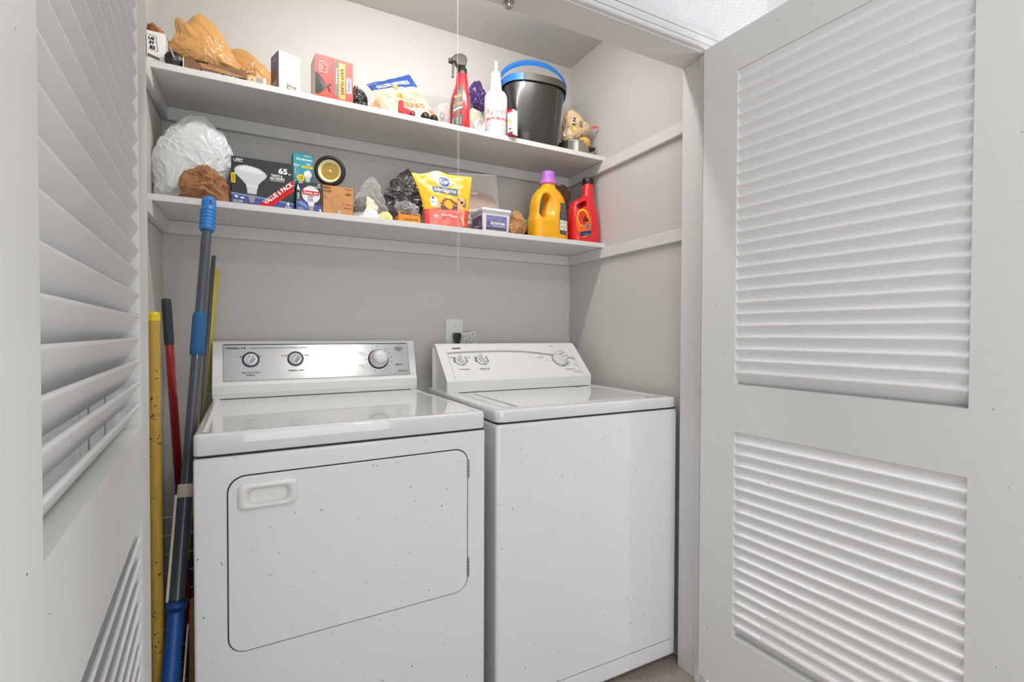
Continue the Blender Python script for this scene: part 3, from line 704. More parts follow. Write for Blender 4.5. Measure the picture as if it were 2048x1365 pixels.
o = empty('paint_roller', (-.226, 1.638, 1.8945), math.radians(8), 'black round roller end lying in front of the tan bags', 'roller')
MX = Matrix.Rotation(PI / 2, 3, 'X')
MB().lathe([(.001, 0), (.018, 0), (.0225, -.003), (.0225, -.018), (.018, -.10), (.001, -.10)], n=32, M=MX).build('roller_drum', M_black, o)
MB().lathe([(.006, .001), (.0055, .003), (.001, .003)], n=16, M=MX).build('hub', M_groove, o)
MB().tube([(0, -.005, 0), (-.005, -.007, .012), (-.011, -.006, .026)], .003, 8).build('axle_rod', mat('dull_metal', '8d8a80', .35, metal=.6), o)
o, F, L_ = carton('flat_kraft_package', (-.205, 1.630, ZU), .155, .035, .030, 0, mat('brown_carton', '7d5a3e', .6, var=.15, vscale=30), 'flat brown printed package under the knotted tan bag', 'package')
F.rect(-.0001, .0, .002, .03, M_ywhite).poly([(.038, .024), (.045, .028), (.150, .010), (.150, .004), (.045, .014)], M_kraft).text('nanopieces', .066, .0205, .005, M_dark, rot=-.14).rect(.04, .001, .154, .007, M_dark, 1)
F.text('FASHIONED THE MILK', .092, .0040, .003, M_ywhite, w=.09); F.rect(.030, .0255, .060, .0295, M_dark); F.build('package_print', o)
o, F, L_ = carton('small_barcode_box', (-.047, 1.640, ZU), .050, .06, .026, 0, mat('manila', 'c9ab7c', .6), 'small manila box with a printed barcode at the tail of the tan bags')
F.ell(.012, .013, .006, .006, M_ywhite).ell(.012, .013, .0045, .0045, M_kraft)
for i in range(9): F.rect(.022 + i * .0022, .004, .0232 + i * .0022, .022, M_dark if i % 2 else M_ywhite)
F.rect(.043, .003, .0495, .024, M_ywhite).build('box_print', o)
o = empty('knotted_tan_bag', (0, 0, 0), 0, 'large tan plastic shopping bag tied in a knot, left end of the upper shelf', 'bag')
c = (-.155, 1.722, 1.965)
def bag_(name, c, depth, pts, m, par, **k): return crumple(name, c, ol(c, pts), depth, m, par, **k)
bag_('bag_body', c, .052, [(-.256, 1.958), (-.245, 1.985), (-.232, 2.005), (-.236, 2.045), (-.222, 2.052), (-.210, 2.040), (-.192, 2.066), (-.172, 2.076), (-.145, 2.062), (-.120, 2.040), (-.105, 2.010), (-.085, 1.975), (-.058, 1.935), (-.060, 1.915), (-.10, 1.912), (-.15, 1.914), (-.20, 1.912), (-.243, 1.928)], M_tan, o, rough=.16, freq=2.2, ridge=.7, seed=2, nt=150, npf=70, pw=.8, flat=-.060)
c = (-.052, 1.705, 1.922)
bag_('bag_knot', c, .022, [(-.07, 1.925), (-.062, 1.945), (-.050, 1.940), (-.038, 1.968), (-.030, 1.985), (-.024, 1.975), (-.026, 1.945), (-.034, 1.915), (-.042, 1.900), (-.060, 1.897)], mat('tan_plastic_tie', 'bd8a52', .35, coat=.2), o, rough=.3, freq=2.5, seed=8, nt=60, npf=30)
c = (-.03, 1.70, 1.893)
bag_('bag_tail', c, .03, [(-.062, 1.893), (-.048, 1.912), (-.03, 1.915), (-.008, 1.900), (.0, 1.888), (-.02, 1.880), (-.05, 1.880)], M_kraft, o, rough=.3, freq=2.5, seed=12, nt=60, npf=30)
cb('tan_bag', (-.010, 1.825, 1.965), .042, [(-0.1305, 2.026), (-0.0865, 2.056), (-0.059, 2.058), (-0.0205, 2.031), (0.0125, 2.001), (0.0455, 1.971), (0.0642, 1.941), (0.0708, 1.892), (0.062, 1.8745), (0.018, 1.8745), (-0.037, 1.8745), (-0.114, 1.88)], M_tan, 'tan plastic bag slumped behind and right of the knotted one', 'bag', rough=.15, freq=2.4, ridge=.7, seed=21, nt=130, npf=60, pw=.8, flat=-.0925)
# blue and white box
o, F, L_ = carton('white_and_blue_box', (.0380, 1.632, ZU), .064, .066, .118, math.radians(19), M_cardw, 'upright white and blue box standing right of the tan bags')
F.lines(.008, .054, .088, .112, 5, M_edge, .0006); F.lines(.010, .045, .070, .084, 3, M_edge, .0006)
F.poly([(.022, .008), (.050, .008), (.050, .020), (.044, .022), (.040, .018), (.034, .024), (.028, .021), (.022, .028)], mat('print_brown', '847866', .6)); F.poly([(.026, .011), (.047, .010), (.046, .014), (.028, .018)], M_edge)
F.build('front_print', o)
L_.rect(0, .0, .0622, .118, mat('box_blue', '6a7494', .5)).rect(.012, .0, .044, .035, mat('sand_print', 'b49b7e', .5)).poly([(.012, .035), (.044, .045), (.044, .078), (.012, .066)], mat('amber_print', '8b5a2a', .5))
L_.text('PR', .034, .098, .014, M_edge, rot=.1).line([(.032, .024), (.032, .012), (.038, .010), (.041, .018)], .0015, M_dark); L_.build('side_print', o)
# red trash bag box
M_hred = mat('carton_red', 'dc4436', .4); M_hor = mat('carton_orange', 'f0a04e', .4)
o, F, L_ = carton('trash_bag_box', (.1395, 1.632, ZU), .116, .075, .135, math.radians(5), mat('carton_inside', 'd9cdbf', .6), 'red box of black trash bags standing on its end on the upper shelf')
F.rect(0, 0, .116, .135, M_hred).rect(0, .0, .116, .008, mat('carton_deepred', 'b0161b', .4)).rect(.012, .0005, .05, .0045, M_edge)
F.poly([(.058, .020), (.072, .016), (.072, .126), (.058, .124)], M_grey); F.poly([(.072, .012), (.092, .010), (.092, .126), (.072, .126)], M_hor)
F.text('EASY FLAPS', .0825, .066, .0095, M_dark, rot=-PI / 2, w=.082, bold=.02).text('40 Strong Bags', .065, .082, .0055, M_ywhite, rot=-PI / 2, w=.05)
F.rect(.0955, .035, .1105, .084, M_ywhite).text('Hefty', .103, .0595, .0125, mat('logo_blue', '24458f', .4), rot=-PI / 2, w=.044, bold=.04)
F.poly([(0, .012), (.008, .010), (.018, .018), (.028, .028), (.034, .040), (.026, .056), (.014, .070), (.004, .078), (0, .078)], M_black)
F.poly([(.034, .040), (.046, .054), (.049, .048), (.040, .040), (.048, .028), (.044, .022)], M_black)
for k in range(5): F.line([(.012 + .002 * k, .062 - .01 * k), (.030, .041 - .001 * k)], .0007, M_edge)
F.line([(.012, .082), (.012, .112), (.026, .114), (.030, .106), (.036, .108), (.038, .098), (.032, .090), (.036, .084), (.028, .080), (.012, .082)], .0011, M_ywhite)
for k in range(4): F.line([(.016 , .089 + .005 * k), (.022, .0885 + .005 * k)], .0012, M_ywhite)
F.line([(.0525, .008), (.0525, .135)], .0008, mat('carton_deepred', 'b0161b', .4)); F.build('front_print', o)
cb('black_bag_wad', (.290, 1.70, 1.912), .042, [(.262, 1.95), (.266, 1.962), (.285, 1.952), (.300, 1.935), (.308, 1.905), (.304, 1.876), (.27, 1.8735), (.264, 1.876)], M_blackbag, 'shiny black crumpled bag tucked right of the red box', 'bag', rough=.3, freq=3.2, seed=31, nt=110, npf=50, flat=-.0385)
# small kraft carton
o, F, L_ = carton('tan_printed_box', (.300, 1.640, ZU), .052, .05, .052, 0, mat('carton_tan', 'c29c74', .6), 'small tan box with dark bars left of the jerky pouch', tilt=(0, math.radians(0)))
q = [c_ for c_ in bpy.data.objects if c_.parent == o][0]; bpy.data.objects.remove(q)
MB().prism([(0, 0), (.066, 0), (.052, .012), (.040, .046), (.034, .046)], 0, .05).build('carton', mat('carton_tan', 'c29c74', .6), o)
for k in range(4): F.poly([(.020 + .006 * k, .014 - .001 * k), (.0225 + .006 * k, .0135 - .001 * k), (.030 + .0035 * k, .036 - .0045 * k), (.028 + .0035 * k, .036 - .0045 * k)], mat('print_brown2', '7c4a34', .6))
F.lines(.010, .022, .004, .016, 3, M_groove, .0006).build('box_print', o)

def pouch(name, corners, bulge, m, label, cat, cr=.004, mfn=None, mats=None, nu=70, nv=80, seed=0, gus=.3, edge=None, group=None, top=None):
    """corners: BL, BR, TR, TL as 3D points; returns object and a mapping fn(x, y, lift) with x, y in 0..1"""
    BL, BR, TR, TL = [Vector(p) for p in corners]
    n = (BR - BL).cross(TL - BL).normalized(); sv = Vector((seed * 2.3, seed * 1.1, 0))
    if n.y > 0: n = -n
    H = (TL - BL).length
    def prof_(u, v): return (max(0, 1 - abs(2 * u - 1) ** 2.4) ** .6) * (max(0, 1 - max(0, (v - .15) / .85) ** 2.2)) * (.55 + .45 * min(1, v / .25) if v < .25 else 1)
    def S(u, v, sgn):
        p = BL.lerp(BR, u).lerp(TL.lerp(TR, u), v)
        e = 1
        if edge: p += edge(u, v)
        q = Vector((u * 4, v * 4, 0)) + sv
        w_ = noise.voronoi(q * .9)[0]; c_ = min(.5, w_[1] - w_[0]) - .22 + noise.noise(q * 1.6) * .7
        border = min(1, 12 * min(u, 1 - u, 1)) 
        return p + n * sgn * bulge * prof_(u, v) + n * cr * c_ * border
    mb = MB(); mb.grid(lambda u, v: S(u, v, 1), nu, nv, 0, True, mfn); mb.grid(lambda u, v: S(1 - u, v, -1) if False else S(u, v, -1) , nu // 2, nv // 2, 0, True, (lambda u, v: mfn(u, v)) if mfn else None)
    o = mb.build(name, mats or m, None, weld=False)
    tag(o, label, cat, group)
    return o, (lambda x, y, l: tuple(S(x, y, 1) + n * (l * .6 + .0010)))
M_gb = mat('pouch_blue', '2d4f93', .35, coat=.3); M_gt = mat('pouch_cream', 'ebc9a0', .4, coat=.2); M_go = mat('pouch_orange', 'd8743a', .4)
def mf(u, v):
    if v > .74 + .05 * (1 - u): return 0
    if abs(u - .5) < .05 and v > .70 + abs(u - .5) + .02: return 0
    if u > .88 and v < .28 - (.0) : return 2
    return 1
o, S_ = pouch('dog_treat_pouch', [(.395, 1.668, ZU + .002), (.560, 1.655, ZU + .002), (.462, 1.715, 2.058), (.312, 1.725, 1.992)], .014, M_gt, 'blue-topped cream pouch of jerky dog treats leaning on the upper shelf', 'pouch', mfn=mf, mats=[M_gb, M_gt, M_go], seed=4)
g = Print(S_)
g.text('GOLDEN REWARDS', .50, .850, .085, M_ywhite, w=.72, bold=.03).text('JERKY', .62, .30, .15, M_go, w=.46, bold=.03)
g.text('Our best chews', .80, .62, .018, M_dark, w=.25).text('oven roasted', .80, .57, .018, M_dark, w=.2).text('for small dogs', .80, .52, .018, M_dark, w=.22).text('Naturally', .20, .60, .022, M_dark, w=.13).text('duck', .20, .54, .03, M_dark, w=.08)
g.text('treats for dogs', .10, .95, .015, M_ywhite, w=.2)
g.poly([(.44, .78), (.5, .83), (.56, .78), (.5, .70)], M_hor); g.ell(.46, .55, .07, .075, M_hor).ell(.435, .57, .012, .012, M_dark).ell(.485, .57, .012, .012, M_dark).ell(.46, .53, .016, .012, M_dark)
g.line([(.46, .47), (.52, .42), (.62, .44), (.75, .43)], .010, M_go).line([(.1, .33), (.3, .40), (.5, .36)], .008, M_go)
g.build('pouch_print', o)
# red sprayer trigger lying on the shelf
o = empty('red_trigger_nozzle', (.413, 1.632, ZU), math.radians(-8), 'loose red plastic spray trigger lying in front of the jerky pouch', 'spray trigger')
MR = mat('red_plastic', 'cb1f2a', .3, coat=.2)
MB().prism([(-.012, .012), (.008, .003), (.026, .004), (.034, .014), (.028, .023), (.010, .026), (.006, .048), (-.002, .052), (-.011, .046)], 0, .016).build('trigger_body', MR, o, bevel=.003, seg=2, weld=True)
MB().lathe([(.008, 0), (.009, .003), (.009, .016), (.006, .02)], (.037, .008, .0), 20).build('nozzle', mat('dark_red_plastic', '6d1418', .35), o)
for k, (x, y, lb) in enumerate(((.497, 1.640, 'black ribbed plastic bottle top lying at the foot of the jerky pouch, left of two'), (.530, 1.645, 'black ribbed plastic bottle top nearest the orange pouch corner, right of two'))):
    o = empty('ribbed_bottle_top', (x, y, ZU + .0135), 0, lb, 'bottle top', 'black ribbed bottle tops on the upper shelf')
    o.rotation_euler = (math.radians(80), 0, math.radians(20 + 20 * k))
    pr = [(.0115, -.010), (.0135, -.008), (.0135, .008), (.011, .011), (.001, .011)]
    MB().lathe(pr, n=24).build('cap_shell', M_black, o); q = MB()
    for i in range(16):
        a = 2 * PI * i / 16; q.tube([(.0136 * math.cos(a), .0136 * math.sin(a), -.008), (.0136 * math.cos(a), .0136 * math.sin(a), .008)], .0007, 5)
    q.build('cap_ribs', M_black, o)
# clear packet
cb('clear_plastic_packet', (.607, 1.74, 1.925), .035, [(.548, 1.895), (.560, 1.955), (.590, 1.992), (.62, 1.995), (.655, 1.985), (.66, 1.90), (.64, 1.8745), (.57, 1.8745)], M_cloudy, 'crinkled clear plastic packet behind the red spray bottle', 'packet', rough=.3, freq=3, seed=41, nt=90, npf=40, flat=-.0495)
o = C.objects[-1]
g = Print(plane((-.028, -.040, .004), (1, .1, -.2), (.25, 0, 1))); g.rect(-.008, -.010, .008, .010, M_groove).rect(-.006, -.007, .006, .008, M_edge); g.build('packet_label', [x for x in bpy.data.objects if x.name == 'clear_plastic_packet'][0])

def loft(par, name, secs, m, n=3, k=44, cap=True):
    return MB().rings([sring(cx, cy, z, rx, ry, nn, k) for z, cx, cy, rx, ry, nn in secs], 0, cap).build(name, m, par)
# red spray bottle
o = empty('red_spray_bottle', (.636, 1.672, ZU), math.radians(-12), 'red spray bottle with a dark label and black trigger head', 'spray bottle')
MRB = mat('red_bottle', 'd3202c', .22, coat=.4)
secs = [(.0, 0, 0, .034, .024, 3), (.004, 0, 0, .037, .027, 3), (.03, 0, 0, .038, .028, 3), (.08, 0, 0, .037, .028, 3), (.115, .002, 0, .034, .027, 2.8), (.145, .006, 0, .028, .024, 2.6), (.17, .009, 0, .0235, .021, 2.4), (.20, .009, 0, .0205, .019, 2.2), (.212, .009, 0, .0185, .018, 2), (.215, .009, 0, .014, .014, 2)]
b_ = loft(o, 'bottle', secs, MRB)
def lsurf(secs):
    def f(x, z, l):
        for a, b in zip(secs, secs[1:]):
            if a[0] <= z <= b[0] or b is secs[-1]:
                t = (z - a[0]) / max(1e-6, b[0] - a[0]); t = max(0, min(1, t)); q = [a[i] + (b[i] - a[i]) * t for i in range(6)]; break
        xx = max(-.999, min(.999, (x - q[1]) / q[3])); return (x, q[2] - q[4] * (1 - abs(xx) ** q[5]) ** (1 / q[5]) - l * 2 - .0004, z)
    return f
g = Print(lsurf(secs)); M_lab = mat('label_olive', '4a3f35', .4)
lb = MB(); f_ = lsurf(secs)
def lx(z): return max(-.0345, -.034 + max(0, z - .09) * .42)
lb.grid(lambda u, v: f_(lx(.008 + .150 * v) + (.008 - lx(.008 + .150 * v)) * u, .008 + .150 * v, .0001), 20, 24); lb.build('label', M_lab, b_, weld='open')
g.l = 3
g.text('Miracle', -.010, .118, .012, M_hor, rot=.5, w=.026).poly([(-.026, .075), (.004, .088), (.006, .100), (-.012, .090), (-.024, .084)], M_go).line([(-.026, .062), (-.010, .072), (.006, .078)], .005, M_ywhite).poly([(-.028, .050), (.004, .066), (.006, .060), (-.026, .042)], M_red)
for k in range(5): g.line([(-.028 + .007 * k, .014), (-.027 + .007 * k, .034 + .002 * k)], .0022, M_grey if k % 2 else M_edge)
g.build('label_print', b_)
MB().lathe([(.0185, .206), (.0190, .210), (.0190, .228), (.0150, .232), (.0120, .240)], (.009, 0, 0), 24).build('collar', M_black, o)
q = MB(); q.prism([(-.012, .236), (.018, .236), (.024, .246), (.028, .262), (.022, .276), (.004, .282), (-.016, .276), (-.030, .262), (-.034, .250), (-.026, .246), (-.016, .250)], -.013, .013)
q.build('trigger_head', mat('warm_black', '3a342f', .35), o, bevel=.004, seg=3, weld=True)
MB().prism([(-.026, .250), (-.016, .250), (-.019, .228), (-.021, .196), (-.028, .194), (-.028, .220)], -.005, .005).build('trigger', mat('warm_black', '3a342f', .35), o, bevel=.0015, weld=True)
MB().box((-.040, -.007, .247), (-.030, .007, .262)).build('nozzle', mat('warm_black', '3a342f', .35), o, bevel=.002, weld=True)
# cream bag, purple bag, lid
cb('cream_bag', (.735, 1.775, 1.945), .030, [(.692, 1.876), (.694, 1.95), (.708, 1.998), (.735, 2.018), (.765, 2.0), (.77, 1.93), (.765, 1.8745), (.72, 1.8745)], M_cream, 'crumpled cream bag between the two spray bottles', 'bag', rough=.3, freq=3, seed=51, nt=90, npf=44, flat=-.0645)
cb('purple_bag', (.772, 1.830, 2.09), .020, [(0.7405, 2.1232), (0.7509, 2.144), (0.7675, 2.1565), (0.7862, 2.1555), (0.8008, 2.1368), (0.8122, 2.116), (0.805, 2.0816), (0.7956, 2.0452), (0.7696, 2.0473), (0.754, 2.066), (0.7488, 2.092)], mat('purple_foil', '4b2a72', .25, coat=.5, var=.5, vscale=30), 'purple foil bag standing up behind the cream bag', 'bag', rough=.35, freq=3, seed=61, nt=80, npf=40)
o = empty('white_measuring_cap', (.700, 1.640, ZU + .0225), 0, 'small white round cap lying on its side before the cream bag', 'cap'); o.rotation_euler = (math.radians(-80), math.radians(12), math.radians(30))
MB().lathe([(.001, -.012), (.018, -.012), (.0205, -.006), (.0225, .012), (.0212, .012), (.0190, -.004), (.001, -.008)], n=36, M=Matrix.Rotation(PI, 3, 'X')).build('cap_cup', mat('milky_plastic', 'ece8e3', .3, sss=.1), o)
MB().lathe([(.001, .001), (.006, .0), (.006, -.004)], n=16).build('cap_hub', mat('milky_plastic', 'ece8e3', .3, sss=.1), o)
# white spray bottle
o = empty('white_spray_bottle', (.783, 1.670, ZU), 0, 'translucent white spray bottle printed in red, beside the black bucket', 'spray bottle')
MWB = mat('milky_bottle', 'dcd8da', .28, sss=.25, coat=.2)
pr = [(.040, 0), (.044, .004), (.0445, .04), (.0435, .075), (.0440, .140), (.0430, .156), (.0380, .168), (.0270, .177), (.0235, .180), (.0215, .205), (.0185, .232), (.0165, .238)]
MB().lathe(pr, n=44).build('bottle', MWB, o)
MB().lathe([(.0175, .230), (.0182, .233), (.0182, .246), (.013, .252), (.009, .256), (.0055, .260), (.005, .270), (.0075, .273), (.0075, .276), (.005, .279), (.0055, .286), (.0085, .290), (.005, .293), (.001, .293)], n=24).build('pump_top', mat('milky_plastic', 'ece8e3', .3, sss=.1), o)
g = Print(lambda x, z, l: ((.0447 + l * 2) * math.sin(x / .0445 - .3), -(.0447 + l * 2) * math.cos(x / .0445 - .3), z)); MRI = mat('print_red', 'd4605a', .5)
for k in range(5):
    x0 = -.045 + k * .02; z0 = .056
    g.rect(x0, z0 + .002 * (k % 2), x0 + .016, z0 + .008, MRI, 3)
for (x, z, h_) in ((-.040, .080, .018), (-.024, .072, .014), (-.002, .078, .016), (.012, .074, .02), (.028, .08, .022), (.042, .072, .016)):
    g.line([(x, z), (x + .004, z + h_)], .0022, MRI); g.line([(x, z + h_ * .5), (x + .008, z + h_ * .6)], .0018, MRI); g.line([(x + .008, z), (x + .008, z + h_ * .8)], .0014, MRI)
g.lines(-.046, .05, .030, .054, 6, MRI, .0010); g.build('bottle_print', o)
# little white box near the bucket
o, F, L_ = carton('small_white_box', (.8185, 1.598, ZU), .029, .026, .094, math.radians(22), M_cardw, 'small white box with red edges overhanging the shelf before the bucket')
L_.rect(0, .084, .026, .094, M_red).rect(0, 0, .026, .010, mat('box_navy', '3b3560', .4)).rect(0, 0, .026, .004, M_red).ell(.014, .050, .008, .005, mat('print_green', '8a9a3a', .5)).ell(.014, .050, .006, .0035, M_yel)
L_.text('ZM', .012, .022, .008, M_dark).lines(.004, .022, .060, .078, 3, M_grey, .001).lines(.004, .022, .030, .042, 2, M_grey, .001).build('side_print', o)
bt = Print(lambda x, y, l: (x, y, -l)); bt.rect(.0, .0, .029, .026, mat('carton_deepred', 'b0161b', .4)).build('base_print', o)
# black bucket
o = empty('mop_bucket', (.975, 1.738, ZU), math.radians(-7), 'black plastic mop bucket with a blue carrying handle on the upper shelf', 'bucket')
MBK = mat('bucket_black', '322e2a', .28, coat=.3, specks=(40, .05, '9a958c', .06))
secs = [(.0, 0, 0, .088, .078, 4), (.006, 0, 0, .094, .084, 4), (.06, 0, 0, .103, .090, 3.8), (.14, 0, 0, .115, .098, 3.4), (.215, 0, 0, .127, .105, 3), (.238, 0, 0, .130, .107, 2.8)]
inner = [(.262, 0, 0, .128, .105, 2.8), (.20, 0, 0, .118, .098, 3), (.02, 0, 0, .088, .078, 4)]
MB().rings([sring(cx, cy, z, rx, ry, nn, 72) for z, cx, cy, rx, ry, nn in secs + [(.262, 0, 0, .133, .110, 2.8)] + inner]).build('bucket_shell', MBK, o)
# rim band: dark at the front, blue at the ends
def band(a0, a1, m, name, zf=lambda a: 0):
    n = 30; rs = []
    for i in range(n + 1):
        a = a0 + (a1 - a0) * i / n
        def pt(rx, ry, z):
            c, s_ = math.cos(a), math.sin(a); return (rx * math.copysign(abs(c) ** (2 / 2.8), c), ry * math.copysign(abs(s_) ** (2 / 2.8), s_), z + zf(a))
        rs.append([pt(.134, .111, .240), pt(.138, .116, .238), pt(.139, .117, .264), pt(.136, .113, .267), pt(.131, .107, .266)])
    MB().rings(rs, 0, True, False).build(name, m, o, weld=True)
MBL = mat('handle_blue', '2a7ad0', .3, coat=.2); MDG = mat('rim_dark', '45403b', .4)
band(math.radians(246), math.radians(335), MDG, 'rim'); band(math.radians(150), math.radians(245), MBL, 'rim'); band(math.radians(-25), math.radians(149), MBL, 'rim')
TL_ = math.radians(43); HN = Vector((0, math.cos(TL_) * 1, math.sin(TL_)))
def hp(a, off=0, wd=0):
    """point of the tilted hoop: off = along the outward radial, wd = across the strap"""
    rx, rz = .152, .122; c_, s_ = -math.cos(a), max(0, math.sin(a)) ** .82
    rad = Vector((c_, -s_ * math.sin(TL_), s_ * math.cos(TL_))).normalized()
    return Vector((rx * c_, .004 - rz * s_ * math.sin(TL_), .246 + rz * s_ * math.cos(TL_))) + rad * off + HN * wd
rs = []; n = 60
for i in range(n + 1):
    a = PI * i / n; wd = .011 + .003 * math.sin(a)
    rs.append([tuple(hp(a, o1, w1)) for o1, w1 in ((0, -wd), (0, wd), (-.003, wd), (-.003, wd - .003), (-.0012, wd - .003), (-.0012, -wd + .003), (-.012 * math.sin(a) - .002, -wd + .003), (-.012 * math.sin(a) - .002, -wd))])
hd = MB().rings(rs, 0, True, False).build('bucket_handle', MBL, o, weld=True)
q = MB()
for i in range(8, 52):
    a, b = PI * i / n, PI * (i + 1) / n; s_ = 1 if i % 2 else -1
    q.tube([hp(a, -.003, -s_ * .009), hp(b, -.003, s_ * .009)], .0007, 5)
q.build('handle_webbing', mat('webbing_blue', '5b97dc', .3), hd)
for sx in (-1, 1): MB().lathe([(.001, -.004), (.010, -.004), (.012, 0), (.010, .008), (.001, .008)], (sx * .140, .004, .240), 20, 0, Matrix.Rotation(sx * PI / 2, 3, 'Y')).build('handle_pivot', MBL, hd)
q = MB()
for x, y0 in ((.030, .0), (.060, .0)):
    pass
for (x0, x1) in ((-.018, -.064), (.072, .066)):
    q.tube([(x0 * (1 - t) + x1 * t, -(.1068 - .0285 * t ** .9) - .0005, .225 * (1 - t) + .03 * t) for t in [i / 12 for i in range(13)]], .0016, 6)
q.build('moulded_rib', MBK, o)
# steel pan and bread bag
o = empty('steel_pan', (1.178, 1.725, ZU), math.radians(-25), 'small steel saucepan with a black handle at the right end of the upper shelf', 'pan')
MST = mat('brushed_steel', 'a9a49b', .22, metal=.9)
MB().lathe([(.054, 0), (.062, .003), (.066, .012), (.068, .062), (.070, .064), (.067, .066), (.064, .060), (.062, .012), (.001, .006)], n=44).build('pan_body', MST, o)
MB().rings([[(.063 + .030 * t, -.012 * (1 if a in (0, 1) else -1), .048 + (.007 if a in (1, 2) else -.007) * (1 - .3 * t) + .003 * t) for a in range(4)] for t in (0, .3, .6, .85, 1)], 0, True, False).build('pan_handle', M_black, o, bevel=.003, seg=2, weld=True)
bb = cb('bread_bag', (1.188, 1.715, 1.998), .050, [(1.124, 1.95), (1.124, 1.99), (1.122, 2.045), (1.134, 2.070), (1.148, 2.078), (1.170, 2.062), (1.198, 2.035), (1.238, 2.022), (1.252, 2.008), (1.25, 1.992), (1.225, 1.972), (1.19, 1.960), (1.16, 1.944), (1.13, 1.942)], mat('tan_film', 'd9bd95', .25, sss=.2, coat=.4, var=.1, vscale=20), 'tan plastic bread bag with a barcode resting on the steel pan', 'bag', rough=.16, freq=2.4, seed=71, nt=120, npf=60, pw=.8)
g = Print(plane((-.052, -.062, .0), (1, -.15, 0), (0, -.05, 1)))
for i in range(7): g.rect(.020 + .0024 * i, -.015, .0213 + .0024 * i, .012, M_navy); g.l = 2
g.text('Z', -.004, .012, .016, M_navy, bold=.06).text('N', -.006, -.008, .012, M_navy, bold=.05).ell(-.001, -.022, .007, .007, M_yel).build('barcode', bb)
g = Print(plane((.045, -.045, .006), (1, -.0, .05), (0, 0, 1))); g.poly([(-.012, -.005), (.030, .0), (.034, .010), (.012, .010)], MRI).build('red_print', bb)
cb('rubber_band_tie', (1.196, 1.672, 1.930), .020, [(1.165, 1.94), (1.19, 1.953), (1.225, 1.945), (1.222, 1.93), (1.195, 1.915), (1.175, 1.922)], mat('amber_rubber', 'd9a95e', .4), 'amber twisted tie hanging over the rim of the steel pan', 'tie', rough=.4, freq=4, seed=75, nt=50, npf=24)

# ------------------------------------------------------------------ lower shelf, from the left
cw = (-.187, 1.748, 1.632)
wb = cb('white_plastic_bag', cw, .056, [(-.292, 1.56), (-.2935, 1.62), (-.288, 1.675), (-.268, 1.722), (-.245, 1.752), (-.222, 1.772), (-.195, 1.782), (-.165, 1.780), (-.140, 1.762), (-.112, 1.735), (-.096, 1.708), (-.093, 1.66), (-.094, 1.60), (-.096, 1.54), (-.10, 1.5115), (-.15, 1.5115), (-.20, 1.5115), (-.26, 1.5115), (-.292, 1.5115)], M_whitebag, 'big white plastic bag stuffed full at the left end of the lower shelf', 'bag', rough=.12, freq=3.0, ridge=.9, seed=83, nt=200, npf=100, pw=.75, flat=-.121)
c = (-.155, 1.656, 1.558)
cb('brown_paper_wad', c, .032, [(-.222, 1.525), (-.214, 1.560), (-.195, 1.590), (-.17, 1.607), (-.145, 1.606), (-.120, 1.590), (-.104, 1.565), (-.0985, 1.540), (-.099, 1.5115), (-.15, 1.5115), (-.21, 1.5115)], M_brownp, 'crumpled brown packing paper spilling from the white bag', 'paper', rough=.38, freq=2.6, ridge=1.2, seed=85, nt=130, npf=60, flat=-.0465)
# flood bulb box
o, F, L_ = carton('flood_bulb_box', (-.0905, 1.642, ZL), .168, .10, .142, 0, mat('carton_black', '2b2a2d', .4), 'large black box of six flood light bulbs with a red value stripe')
MBB = mat('band_blue', '3d4f8e', .4); MBW = mat('bulb_print', 'cfced2', .4); MBW2 = mat('bulb_print_light', 'e4e3e6', .4)
F.poly([(0, 0), (.168, 0), (.168, .020), (.10, .026), (0, .033)], MBB); F.poly([(0, .030), (.10, .023), (.168, .017), (.168, .021), (.10, .0275), (0, .035)], mat('band_light', '7c90c8', .4))
F.poly([(.066, 0), (.102, 0), (.168, .058), (.168, .094)], M_red)
F.poly([(.0085, .100), (.010, .108), (.020, .1155), (.036, .1195), (.054, .1175), (.074, .113), (.088, .104), (.0945, .096), (.092, .088), (.080, .076), (.072, .066), (.069, .055), (.067, .045), (.066, .036), (.042, .035), (.041, .050), (.038, .062), (.030, .072), (.018, .084), (.010, .092)], MBW)
F.poly([(.014, .106), (.030, .1155), (.052, .1155), (.074, .108), (.086, .099), (.070, .096), (.050, .100), (.030, .100)], MBW2)
F.poly([(.039, .062), (.070, .060), (.070, .054), (.040, .056)], MBW2)
F.poly([(.043, .037), (.066, .036), (.065, .030), (.044, .031)], M_groove)
for k in range(5): F.poly([(.044 + .001 * k, .029 - .004 * k), (.064 - .001 * k, .028 - .004 * k), (.063 - .001 * k, .0255 - .004 * k), (.045 + .001 * k, .0262 - .004 * k)], M_edge)
F.rect(.0, .063, .011, .092, M_yel).text('FLOOD', .0055, .0775, .0070, M_dark, rot=PI / 2, w=.022, bold=.03)
F.text('65', .138, .1155, .018, M_ywhite, w=.025, bold=.04).text('w', .1565, .1080, .005, M_ywhite)
F.text('TRACK &', .121, .0990, .0075, M_ywhite, w=.032, bold=.03).text('RECESSED', .123, .0900, .0075, M_ywhite, w=.040, bold=.03).text('DIMMABLE INDOOR FLOOD', .122, .0830, .0026, M_ywhite, w=.040)
F.text('FEIT', .0215, .1320, .0065, M_ywhite, w=.020, bold=.03, shear=.2).text('ELECTRIC', .0195, .1265, .0030, M_ywhite, w=.021).line([(.007, .134), (.007, .129), (.011, .128)], .001, M_ywhite)
F.text('VALUE 6 PACK', .1250, .0465, .0145, M_ywhite, rot=.725, w=.104, bold=.03)
